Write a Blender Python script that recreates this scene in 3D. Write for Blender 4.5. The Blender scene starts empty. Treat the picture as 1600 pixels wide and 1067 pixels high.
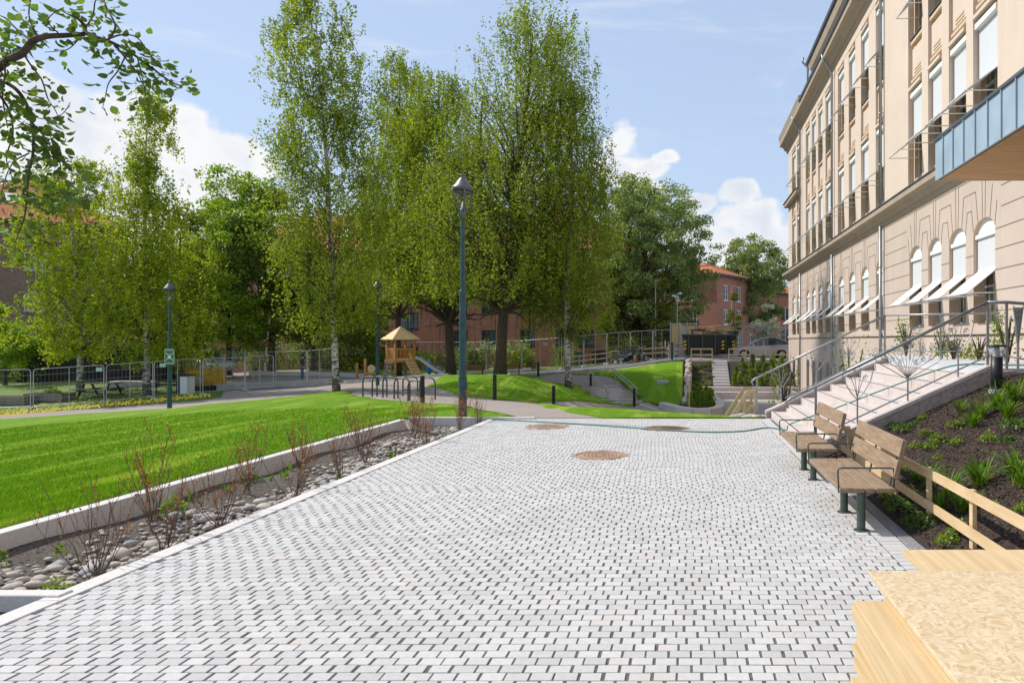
import bpy, bmesh, math, random
import numpy as np
from mathutils import Vector, Matrix, noise as mnoise
from mathutils.geometry import delaunay_2d_cdt
R = math.radians
rnd = random.Random(7)
nr = np.random.default_rng(11)
S = bpy.context.scene
COL = S.collection

# ------------------------------------------------------------ camera, sky, sun, exposure
HC = 1.85; F = 1100.0; VX = 1070.0; VY = 532.0
cam = bpy.data.objects.new('camera', bpy.data.cameras.new('camera'))
COL.objects.link(cam); S.camera = cam
cam.location = (0, 0, HC); cam.rotation_euler = (R(90), 0, 0)
cam.data.sensor_width = 36; cam.data.lens = F / 1600 * 36
cam.data.shift_x = -(VX - 800) / 1600; cam.data.shift_y = -0.001
cam.data.clip_start = 0.05; cam.data.clip_end = 3000
S.view_settings.view_transform = 'Standard'; S.view_settings.look = 'None'
S.view_settings.exposure = 0.8; S.view_settings.gamma = 1.0
SUN_EL = R(45); SUN_AZ = Vector((-0.93, 0.37))          # towards the sun, seen from above
sdir = Vector((SUN_AZ.x * math.cos(SUN_EL), SUN_AZ.y * math.cos(SUN_EL), math.sin(SUN_EL)))
sun = bpy.data.objects.new('sun', bpy.data.lights.new('sun', 'SUN')); COL.objects.link(sun)
sun.data.energy = 2.7; sun.data.angle = R(0.6); sun.data.color = (1.0, 0.955, 0.88)
sun.rotation_euler = sdir.to_track_quat('Z', 'Y').to_euler(); sun.location = (-20, 20, 40)
W = bpy.data.worlds.new('World'); S.world = W; W.use_nodes = True

class NT:
    def __init__(s, nt): s.nt = nt; s.n = nt.nodes; s.l = nt.links
    def node(s, t, **kw):
        n = s.n.new(t)
        for k, v in kw.items(): setattr(n, k, v)
        return n
    def put(s, sock, v):
        if v is None: return
        if isinstance(v, bpy.types.NodeSocket): s.l.new(v, sock)
        elif isinstance(v, (tuple, list)) and sock.type == 'RGBA' and len(v) == 3: sock.default_value = (*v, 1)
        else: sock.default_value = v
    def m(s, op, a, b=None, c=None, clamp=False):
        n = s.node('ShaderNodeMath', operation=op, use_clamp=clamp)
        for i, v in enumerate((a, b, c)): s.put(n.inputs[i], v)
        return n.outputs[0]
    def v(s, op, a, b=None):
        n = s.node('ShaderNodeVectorMath', operation=op)
        s.put(n.inputs[0], a)
        if b is not None: s.put(n.inputs[1], b)
        return n.outputs['Value'] if op in ('LENGTH', 'DISTANCE', 'DOT_PRODUCT') else n.outputs[0]
    def noise(s, vec, scale, detail=4, rough=0.5, dist=0.0, out='Fac'):
        n = s.node('ShaderNodeTexNoise'); s.put(n.inputs['Vector'], vec)
        n.inputs['Scale'].default_value = scale; n.inputs['Detail'].default_value = detail
        n.inputs['Roughness'].default_value = rough; n.inputs['Distortion'].default_value = dist
        return n.outputs[out]
    def ramp(s, f, stops, interp='LINEAR'):
        n = s.node('ShaderNodeValToRGB'); n.color_ramp.interpolation = interp; e = n.color_ramp.elements
        while len(e) > 1: e.remove(e[-1])
        e[0].position = stops[0][0]; e[0].color = (*stops[0][1], 1)
        for p, c in stops[1:]:
            x = e.new(p); x.color = (*c, 1)
        s.put(n.inputs[0], f); return n.outputs[0]
    def mix(s, f, a, b, bt='MIX'):
        n = s.node('ShaderNodeMix', data_type='RGBA', blend_type=bt)
        s.put(n.inputs[0], f); s.put(n.inputs[6], a); s.put(n.inputs[7], b); return n.outputs[2]
    def smooth(s, x, a, b):
        n = s.node('ShaderNodeMapRange', interpolation_type='SMOOTHSTEP')
        s.put(n.inputs[0], x); n.inputs[1].default_value = a; n.inputs[2].default_value = b
        return n.outputs[0]
    def sep(s, v): return s.node_out3(v)
    def node_out3(s, v):
        n = s.node('ShaderNodeSeparateXYZ'); s.put(n.inputs[0], v); return n.outputs
    def comb(s, x, y, z):
        n = s.node('ShaderNodeCombineXYZ'); s.put(n.inputs[0], x); s.put(n.inputs[1], y); s.put(n.inputs[2], z); return n.outputs[0]

def pdir(px, py): return Vector(((px - VX) / F, 1, (VY - py) / F)).normalized()
w = NT(W.node_tree); w.n.clear()
sky = w.node('ShaderNodeTexSky', sky_type='NISHITA', sun_disc=False, sun_elevation=SUN_EL)
sky.sun_rotation = math.atan2(SUN_AZ.x, SUN_AZ.y); sky.air_density = 1.0; sky.dust_density = 0.6; sky.ozone_density = 1.6
tc = w.node('ShaderNodeTexCoord').outputs['Generated']
blobs = [(235, 205, 85, 70), (130, 230, 90, 60), (60, 150, 60, 45), (300, 265, 95, 60), (345, 300, 90, 75), (215, 320, 150, 80), (90, 200, 75, 45), (60, 280, 110, 90), (385, 250, 60, 40),
         (150, 400, 260, 70), (40, 120, 50, 30), (400, 350, 90, 80), (968, 225, 34, 30), (962, 262, 55, 30), (1012, 268, 40, 17), (1042, 250, 22, 14),
         (1155, 305, 42, 24), (1095, 322, 38, 18), (1170, 345, 70, 32), (1210, 385, 70, 45), (1100, 390, 90, 45), (700, 400, 300, 60), (990, 320, 60, 40)]
wob = w.noise(tc, 7.0, 3, 0.5, out='Color')
tv = w.v('ADD', tc, w.v('MULTIPLY', w.v('SUBTRACT', wob, (0.5, 0.5, 0.5)), (0.035, 0.035, 0.035)))
mm = None
for bx_, by_, rx, ry in blobs:
    c = pdir(bx_, by_); k = c.y
    q = w.v('LENGTH', w.v('MULTIPLY', w.v('SUBTRACT', tv, tuple(c)), (F / rx / k, F / rx / k * 0.7, F / ry / k)))
    q = w.m('SUBTRACT', 1.0, q)
    mm = q if mm is None else w.m('SMOOTH_MAX', mm, q, 0.15)
n1 = w.noise(tc, 16, 9, 0.62)
vor = w.node('ShaderNodeTexVoronoi', feature='SMOOTH_F1'); w.put(vor.inputs['Vector'], w.v('ADD', tc, w.v('MULTIPLY', w.noise(tc, 22, 3, out='Color'), (0.03, 0.03, 0.03))))
vor.inputs['Scale'].default_value = 26
dens = w.m('ADD', mm, w.m('MULTIPLY', w.m('SUBTRACT', n1, 0.5), 1.5))
dens = w.m('ADD', dens, w.m('MULTIPLY', w.m('SUBTRACT', 0.42, vor.outputs['Distance']), 0.7))
alpha = w.smooth(dens, 0.0, 0.36)
shade = w.noise(w.v('ADD', tc, (0.012, 0.0, -0.02)), 13, 7, 0.6)
core = w.smooth(w.m('ADD', w.m('MULTIPLY', shade, 1.1), w.m('MULTIPLY', dens, 0.22)), 0.50, 0.98)
cloudc = w.mix(core, (6.7, 6.75, 6.85), (5.0, 5.4, 6.1))
cir = w.noise(w.v('MULTIPLY', w.v('ADD', tc, (0.3, 0, 0)), (1.2, 1.0, 5.5)), 3.0, 8, 0.6, 0.6)
cirm = w.m('MULTIPLY', w.smooth(cir, 0.50, 0.80), 0.75)
zz = w.node_out3(tc)[2]
skyc = w.mix(0.72, sky.outputs[0], (3.95, 4.95, 6.7))
skyc = w.mix(w.m('MULTIPLY', w.m('SUBTRACT', 1.0, w.smooth(zz, 0.0, 0.42)), 0.55), skyc, (4.4, 5.4, 6.8))
skyc = w.mix(cirm, skyc, (5.9, 6.2, 6.8))
skyc = w.mix(alpha, skyc, cloudc)
bg = w.node('ShaderNodeBackground'); w.put(bg.inputs[0], skyc); bg.inputs[1].default_value = 0.082
wo = w.node('ShaderNodeOutputWorld'); w.l.new(bg.outputs[0], wo.inputs[0])

# ------------------------------------------------------------ materials
def mat(name, col, rough=0.8, var=0.12, scale=8.0, bump=0.0, bscale=None, metal=0.0, col2=None, island=0.0, transl=0.0, ttint=(1.0, 1.0, 0.45), spec=0.4, stretch=None, detail=5, lo=0.3, hi=0.7):
    M = bpy.data.materials.new(name); M.use_nodes = True; t = NT(M.node_tree); t.n.clear()
    pos = t.node('ShaderNodeTexCoord').outputs['Object']
    if stretch: pos = t.v('MULTIPLY', pos, stretch)
    nz = t.noise(pos, scale, detail, 0.6)
    d = col2 if col2 else tuple(c * (1 - var) for c in col)
    c1 = col if col2 else tuple(min(1, c * (1 + var)) for c in col)
    base = t.ramp(nz, [(lo, d), (hi, c1)])
    if island:
        rp = t.node('ShaderNodeNewGeometry').outputs['Random Per Island']
        hs = t.node('ShaderNodeHueSaturation'); t.put(hs.inputs['Color'], base)
        t.put(hs.inputs['Value'], t.m('ADD', 1 - island, t.m('MULTIPLY', rp, island * 2)))
        t.put(hs.inputs['Hue'], t.m('ADD', 0.5 - island * 0.04, t.m('MULTIPLY', t.m('FRACT', t.m('MULTIPLY', rp, 17.3)), island * 0.08)))
        base = hs.outputs[0]
    p = t.node('ShaderNodeBsdfPrincipled'); t.put(p.inputs['Base Color'], base)
    p.inputs['Roughness'].default_value = rough; p.inputs['Metallic'].default_value = metal; p.inputs['Specular IOR Level'].default_value = spec
    if bump:
        b = t.node('ShaderNodeBump'); b.inputs['Strength'].default_value = 1.0; b.inputs['Distance'].default_value = bump
        t.put(b.inputs['Height'], t.noise(pos, bscale or scale * 4, 4, 0.6)); t.put(p.inputs['Normal'], b.outputs[0])
    o = t.node('ShaderNodeOutputMaterial'); out = p.outputs[0]
    if transl:
        tr = t.node('ShaderNodeBsdfTranslucent'); t.put(tr.inputs[0], t.mix(1.0, base, ttint, 'MULTIPLY'))
        x = t.node('ShaderNodeMixShader'); x.inputs[0].default_value = transl
        t.l.new(out, x.inputs[1]); t.l.new(tr.outputs[0], x.inputs[2]); out = x.outputs[0]
    t.l.new(out, o.inputs[0]); M['p'] = 1
    return M
def brickmat(name, c1, c2, mortar, bw=0.22, bh=0.075, bump=0.006):
    M = bpy.data.materials.new(name); M.use_nodes = True; t = NT(M.node_tree); t.n.clear()
    pos = t.node('ShaderNodeNewGeometry').outputs['Position']; s = t.node_out3(pos)
    v = t.comb(t.m('ADD', s[0], s[1]), s[2], 0.0)
    b = t.node('ShaderNodeTexBrick'); t.put(b.inputs['Vector'], v)
    b.inputs['Scale'].default_value = 1.0; b.inputs['Brick Width'].default_value = bw; b.inputs['Row Height'].default_value = bh
    b.inputs['Mortar Size'].default_value = 0.008; b.inputs['Bias'].default_value = -0.1
    for k, c in (('Color1', c1), ('Color2', c2), ('Mortar', mortar)): b.inputs[k].default_value = (*c, 1)
    st = t.noise(pos, 0.35, 5, 0.6); cc = t.mix(t.smooth(st, 0.35, 0.75), b.outputs[0], tuple(x * 0.72 for x in c1), 'MIX')
    cc = t.mix(0.45, b.outputs[0], cc)
    cc = t.mix(t.m('MULTIPLY', t.noise(pos, 3.0, 4), 0.5), cc, tuple(x * 1.25 for x in c2))
    p = t.node('ShaderNodeBsdfPrincipled'); t.put(p.inputs['Base Color'], cc); p.inputs['Roughness'].default_value = 0.9
    bu = t.node('ShaderNodeBump'); bu.inputs['Distance'].default_value = bump; t.put(bu.inputs['Height'], t.m('SUBTRACT', 1.0, b.outputs[1])); t.put(p.inputs['Normal'], bu.outputs[0])
    o = t.node('ShaderNodeOutputMaterial'); t.l.new(p.outputs[0], o.inputs[0]); return M
def glassmat(name, col=(0.03, 0.035, 0.04)):
    M = bpy.data.materials.new(name); M.use_nodes = True; t = NT(M.node_tree); t.n.clear()
    pos = t.node('ShaderNodeNewGeometry').outputs['Position']
    p = t.node('ShaderNodeBsdfPrincipled'); t.put(p.inputs['Base Color'], t.ramp(t.noise(pos, 0.9, 3), [(0.4, col), (0.62, tuple(c * 4 + 0.02 for c in col))]))
    p.inputs['Roughness'].default_value = 0.06; p.inputs['Specular IOR Level'].default_value = 0.9
    o = t.node('ShaderNodeOutputMaterial'); t.l.new(p.outputs[0], o.inputs[0]); return M

m = {}
def pavermat():
    M = mat('stone_paver', (0.51, 0.50, 0.485), 0.9, 0.07, 26, 0.0012, 110, island=0.10); t = NT(M.node_tree); p = M.node_tree.nodes['Principled BSDF']
    src = p.inputs['Base Color'].links[0].from_socket; pos = t.node('ShaderNodeNewGeometry').outputs['Position']
    c = t.mix(t.m('MULTIPLY', t.smooth(t.noise(pos, 0.55, 7, 0.7, 0.5), 0.42, 0.70), 0.30), src, (0.40, 0.375, 0.34))
    rp = t.node('ShaderNodeNewGeometry').outputs['Random Per Island']
    c = t.mix(t.m('MULTIPLY', t.smooth(rp, 0.93, 0.97), 0.35), c, (0.50, 0.41, 0.34))
    c = t.mix(t.m('MULTIPLY', t.smooth(t.noise(pos, 60, 3, 0.6), 0.66, 0.72), 0.5), c, (0.30, 0.28, 0.26))
    t.put(p.inputs['Base Color'], c); return M
m['stone_paver'] = pavermat()
m['joint'] = mat('joint_gravel', (0.13, 0.13, 0.135), 0.95, 0.5, 60, 0.008, 120)
m['kerb'] = mat('pale_granite', (0.62, 0.585, 0.555), 0.85, 0.12, 40, 0.002, 150)
m['kerb_dark'] = mat('grey_granite', (0.24, 0.235, 0.235), 0.85, 0.45, 45, 0.003, 150)
m['pink'] = mat('pink_granite', (0.58, 0.51, 0.47), 0.8, 0.13, 25, 0.002, 160)
m['pink_rough'] = mat('rough_pink_granite', (0.42, 0.33, 0.29), 0.9, 0.25, 22, 0.006, 60)
def stepdirt():
    M = m['pink']; t = NT(M.node_tree); p = M.node_tree.nodes['Principled BSDF']; src = p.inputs['Base Color'].links[0].from_socket; pos = t.node('ShaderNodeNewGeometry').outputs['Position']
    c = t.mix(t.m('MULTIPLY', t.smooth(t.noise(pos, 1.6, 8, 0.72), 0.48, 0.72), .38), src, (0.33, 0.26, 0.22))
    t.put(p.inputs['Base Color'], t.mix(t.m('MULTIPLY', t.smooth(t.noise(pos, 34, 3, 0.6), 0.63, 0.70), .55), c, (0.24, 0.18, 0.15)))
stepdirt()
m['strip'] = mat('dark_step_strip', (0.13, 0.12, 0.12), 0.8, 0.15, 30)
m['slab'] = mat('landing_slab', (0.52, 0.53, 0.54), 0.85, 0.1, 3)
def lawnmat(nm='lawn_grass', bl=False):
    M = bpy.data.materials.new(nm); M.use_nodes = True; t = NT(M.node_tree); t.n.clear()
    pos = t.node('ShaderNodeNewGeometry').outputs['Position']
    st = t.noise(t.v('MULTIPLY', pos, (1.3, 0.16, 0.2)), 1.0, 4, 0.6, 0.5)
    fine = t.noise(pos, 42, 6, 0.75); big = t.noise(pos, 0.16, 3)
    c = t.ramp(fine, [(0.30, (0.050, 0.120, 0.003)), (0.5, (0.135, 0.262, 0.005)), (0.72, (0.27, 0.41, 0.014))])
    c = t.mix(t.m('MULTIPLY', t.smooth(st, 0.50, 0.62), 0.75), c, (0.36, 0.46, 0.06))
    c = t.mix(t.m('MULTIPLY', t.smooth(big, 0.35, 0.65), 0.35), c, (0.11, 0.26, 0.005))
    c = t.mix(t.m('MULTIPLY', t.smooth(t.noise(pos, 1.9, 6, 0.7), 0.42, 0.66), 0.38), c, (0.065, 0.165, 0.004))
    c = t.mix(t.m('MULTIPLY', t.smooth(t.noise(pos, 0.9, 8, 0.75, 0.8), 0.55, 0.72), 0.40), c, (0.34, 0.40, 0.07))
    c = t.mix(t.m('MULTIPLY', t.smooth(t.noise(pos, 9.0, 5, 0.7), 0.45, 0.65), 0.30), c, (0.25, 0.42, 0.01))
    p = t.node('ShaderNodeBsdfPrincipled'); t.put(p.inputs['Base Color'], c); p.inputs['Roughness'].default_value = 0.9; p.inputs['Specular IOR Level'].default_value = 0.15
    b = t.node('ShaderNodeBump'); b.inputs['Distance'].default_value = 0.04; t.put(b.inputs['Height'], t.noise(pos, 30, 5, 0.8))
    if not bl: t.put(p.inputs['Normal'], b.outputs[0])
    else: t.put(p.inputs['Base Color'], t.mix(1.0, c, (1.9, 1.75, 1.6), 'MULTIPLY'))
    o = t.node('ShaderNodeOutputMaterial'); t.l.new(p.outputs[0], o.inputs[0]); return M
m['lawn'] = lawnmat(); m['blade2'] = lawnmat('grass_blade_green', True)
m['blade'] = mat('grass_blade', (0.36, 0.52, 0.012), 0.7, col2=(0.20, 0.38, 0.006), scale=0.8, island=0.3, transl=0.35)
m['gravel'] = mat('pinkish_gravel', (0.40, 0.335, 0.29), 0.95, col2=(0.25, 0.205, 0.185), scale=55, bump=0.012, bscale=90)
m['verge'] = mat('rough_grass', (0.20, 0.27, 0.05), 0.95, col2=(0.075, 0.13, 0.02), scale=1.4, bump=0.05, bscale=25, detail=9)
m['asphalt'] = mat('asphalt', (0.13, 0.128, 0.128), 0.9, 0.25, 3, 0.004, 80)
m['soil'] = mat('dark_bark_soil', (0.075, 0.050, 0.038), 0.95, col2=(0.018, 0.011, 0.008), scale=38, bump=0.03, bscale=45)
m['soil2'] = mat('grey_soil', (0.17, 0.14, 0.115), 0.95, col2=(0.06, 0.048, 0.04), scale=30, bump=0.02, bscale=50)
m['chip'] = mat('bark_chip', (0.14, 0.085, 0.06), 0.9, col2=(0.045, 0.026, 0.018), scale=9, island=0.8)
m['litter'] = mat('dry_litter', (0.26, 0.19, 0.14), 0.9, col2=(0.07, 0.05, 0.04), scale=9, island=0.8)
m['cobble'] = mat('river_stone', (0.60, 0.52, 0.43), 0.8, col2=(0.38, 0.335, 0.29), scale=7, bump=0.002, bscale=60)
m['cobble2'] = mat('grey_river_stone', (0.46, 0.45, 0.43), 0.8, col2=(0.28, 0.27, 0.26), scale=7, bump=0.002, bscale=60)
m['wall_lower'] = mat('pinkish_beige_stucco', (0.54, 0.44, 0.37), 0.9, 0.06, 0.7, 0.002, 60)
m['wall_upper'] = mat('peach_stucco', (0.65, 0.53, 0.43), 0.9, 0.045, 0.6, 0.002, 60)
def streaks(M, dark):
    t = NT(M.node_tree); p = M.node_tree.nodes['Principled BSDF']; src = p.inputs['Base Color'].links[0].from_socket; pos = t.node('ShaderNodeNewGeometry').outputs['Position']
    a = t.smooth(t.noise(t.v('MULTIPLY', pos, (1, 2.6, .16)), 1.0, 6, 0.7), 0.50, 0.74); b = t.smooth(t.noise(pos, .5, 6, 0.7), 0.5, 0.7)
    c = t.mix(t.m('MULTIPLY', a, .30), src, dark); t.put(p.inputs['Base Color'], t.mix(t.m('MULTIPLY', b, .16), c, dark))
streaks(m['wall_lower'], (0.36, 0.28, 0.23)); streaks(m['wall_upper'], (0.44, 0.34, 0.265))
m['wall_trim'] = mat('ochre_stucco', (0.60, 0.44, 0.31), 0.9, 0.05, 0.9)
m['cornice'] = mat('cornice_stone', (0.44, 0.345, 0.275), 0.85, 0.08, 2)
m['shadow_line'] = mat('painted_shadow_line', (0.21, 0.145, 0.105), 0.9, 0.05)  # dark tone standing in for shadow lines on the ground storey wall
m['zinc'] = mat('zinc_sheet', (0.33, 0.42, 0.50), 0.5, 0.12, 1.5, metal=0.1)
m['zinc_dark'] = mat('dark_flashing', (0.09, 0.105, 0.125), 0.5, 0.1, metal=0.3)
m['pipe'] = mat('galvanised_pipe', (0.33, 0.36, 0.39), 0.42, 0.12, 5, metal=0.6)
m['white'] = mat('white_paint', (0.80, 0.80, 0.79), 0.5, 0.02)
m['blind'] = mat('pale_blind', (0.60, 0.615, 0.635), 0.7, 0.02)
m['awning'] = mat('white_awning', (0.73, 0.73, 0.725), 0.7, 0.02, transl=0.3, ttint=(1.0, 0.97, 0.92))
m['frame_grey'] = mat('grey_frame', (0.42, 0.40, 0.37), 0.5, 0.05)
m['glass'] = glassmat('window_glass', (0.05, 0.045, 0.035)); m['glass_b'] = glassmat('dark_glass', (0.02, 0.028, 0.03))
m['soffit'] = mat('timber_soffit', (0.50, 0.27, 0.10), 0.6, 0.35, 1.0, stretch=(1.5, 60, 1))
m['brick'] = brickmat('red_brick', (0.36, 0.135, 0.082), (0.50, 0.235, 0.15), (0.37, 0.25, 0.19))
m['brick_dark'] = brickmat('brown_brick', (0.18, 0.10, 0.075), (0.34, 0.21, 0.155), (0.28, 0.23, 0.20))
m['roof'] = mat('orange_roof_tile', (0.54, 0.175, 0.065), 0.9, col2=(0.36, 0.105, 0.045), scale=3, bump=0.06, bscale=9)
m['dark_frame'] = mat('dark_window_frame', (0.045, 0.06, 0.062), 0.5, 0.1)
m['bench_wood'] = mat('weathered_plank', (0.36, 0.25, 0.155), 0.75, col2=(0.20, 0.135, 0.085), scale=2.2, stretch=(14, 1.6, 14), bump=0.001, bscale=30)
m['bench_metal'] = mat('green_grey_steel', (0.085, 0.115, 0.095), 0.45, 0.15, 12, metal=0.4)
m['galv'] = mat('galvanised_steel', (0.48, 0.49, 0.50), 0.4, 0.12, 20, metal=0.6)
m['rail'] = mat('grey_handrail', (0.34, 0.345, 0.35), 0.4, 0.1, 15, metal=0.55)
m['lamp_pole'] = mat('blue_green_pole', (0.035, 0.085, 0.095), 0.45, 0.3, 6, metal=0.2)
m['lamp_head'] = mat('grey_lamp_metal', (0.13, 0.14, 0.145), 0.45, 0.1, metal=0.5)
m['black'] = mat('black_metal', (0.016, 0.017, 0.018), 0.45, 0.15)
m['rack'] = mat('dark_grey_steel', (0.07, 0.08, 0.085), 0.4, 0.1, metal=0.4)
m['pine'] = mat('raw_pine', (0.68, 0.50, 0.29), 0.75, col2=(0.54, 0.37, 0.19), scale=1.6, stretch=(16, 2, 16))
m['pine_x'] = mat('raw_pine_sheet', (0.66, 0.50, 0.29), 0.7, col2=(0.50, 0.35, 0.18), scale=1.3, stretch=(18, 1.2, 40))
m['play'] = mat('orange_pine', (0.66, 0.36, 0.11), 0.65, col2=(0.46, 0.22, 0.06), scale=3, stretch=(6, 6, 1))
m['play_light'] = mat('light_pine_shingle', (0.74, 0.52, 0.27), 0.7, 0.15, 5)
m['rust'] = mat('rusty_iron', (0.48, 0.32, 0.22), 0.85, col2=(0.25, 0.16, 0.11), scale=30, bump=0.004, bscale=50)
m['rope'] = mat('rope', (0.5, 0.47, 0.42), 0.9)
m['hose'] = mat('green_hose', (0.02, 0.20, 0.17), 0.4, 0.1)
m['concrete'] = mat('concrete', (0.40, 0.385, 0.36), 0.9, 0.15, 4, 0.003, 50)
m['bark'] = mat('dark_bark', (0.085, 0.063, 0.048), 0.95, 0.4, 9, 0.02, 22, stretch=(2, 2, 0.5))
def birchbark():
    M = bpy.data.materials.new('birch_bark'); M.use_nodes = True; t = NT(M.node_tree); t.n.clear()
    pos = t.node('ShaderNodeTexCoord').outputs['Object']
    n = t.noise(t.v('MULTIPLY', pos, (2.5, 2.5, 7)), 1.6, 6, 0.7); z = t.node_out3(pos)[2]
    f = t.m('ADD', n, t.m('MULTIPLY', t.smooth(z, 2.2, -0.3), 0.10))
    c = t.ramp(f, [(0.50, (0.66, 0.63, 0.58)), (0.56, (0.07, 0.055, 0.045)), (0.66, (0.16, 0.13, 0.11))])
    p = t.node('ShaderNodeBsdfPrincipled'); t.put(p.inputs['Base Color'], c); p.inputs['Roughness'].default_value = 0.85
    o = t.node('ShaderNodeOutputMaterial'); t.l.new(p.outputs[0], o.inputs[0]); return M
m['birch'] = birchbark()
def leaf(name, a, b, tr=0.48, isl=0.35): return mat(name, a, 0.62, col2=b, scale=0.6, lo=0.38, hi=0.62, island=isl, transl=tr, spec=0.22)
m['lf_birch'] = leaf('birch_leaf', (0.37, 0.445, 0.045), (0.17, 0.245, 0.025))
m['lf_bright'] = leaf('bright_birch_leaf', (0.46, 0.53, 0.04), (0.29, 0.38, 0.025), 0.45)
m['lf_dark'] = leaf('dark_leaf', (0.27, 0.34, 0.08), (0.15, 0.21, 0.045))
m['lf_round'] = leaf('grey_green_leaf', (0.36, 0.44, 0.17), (0.17, 0.24, 0.08))
m['lf_mid'] = leaf('fresh_leaf', (0.36, 0.50, 0.05), (0.20, 0.32, 0.03))
m['lf_hedge'] = leaf('hornbeam_leaf', (0.24, 0.245, 0.035), (0.12, 0.15, 0.025))
m['lf_near'] = leaf('near_leaf', (0.20, 0.31, 0.06), (0.10, 0.18, 0.035), 0.38, 0.3)
m['lf_lily'] = leaf('lily_blade', (0.22, 0.36, 0.025), (0.10, 0.22, 0.015), 0.35)
m['lf_lime'] = leaf('lime_leaf', (0.24, 0.34, 0.03), (0.13, 0.22, 0.02), 0.35)
m['lf_grn'] = leaf('groundcover_leaf', (0.13, 0.24, 0.045), (0.06, 0.13, 0.02), 0.3)
m['blossom'] = leaf('white_blossom', (0.62, 0.60, 0.52), (0.34, 0.36, 0.24), 0.2)
m['dandelion'] = mat('yellow_flower', (0.75, 0.55, 0.02), 0.7)
m['twig'] = mat('reddish_twig', (0.14, 0.088, 0.062), 0.8, 0.3, 20)
m['bud'] = mat('orange_bud', (0.50, 0.17, 0.03), 0.7, 0.3, 20, island=0.3)

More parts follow.
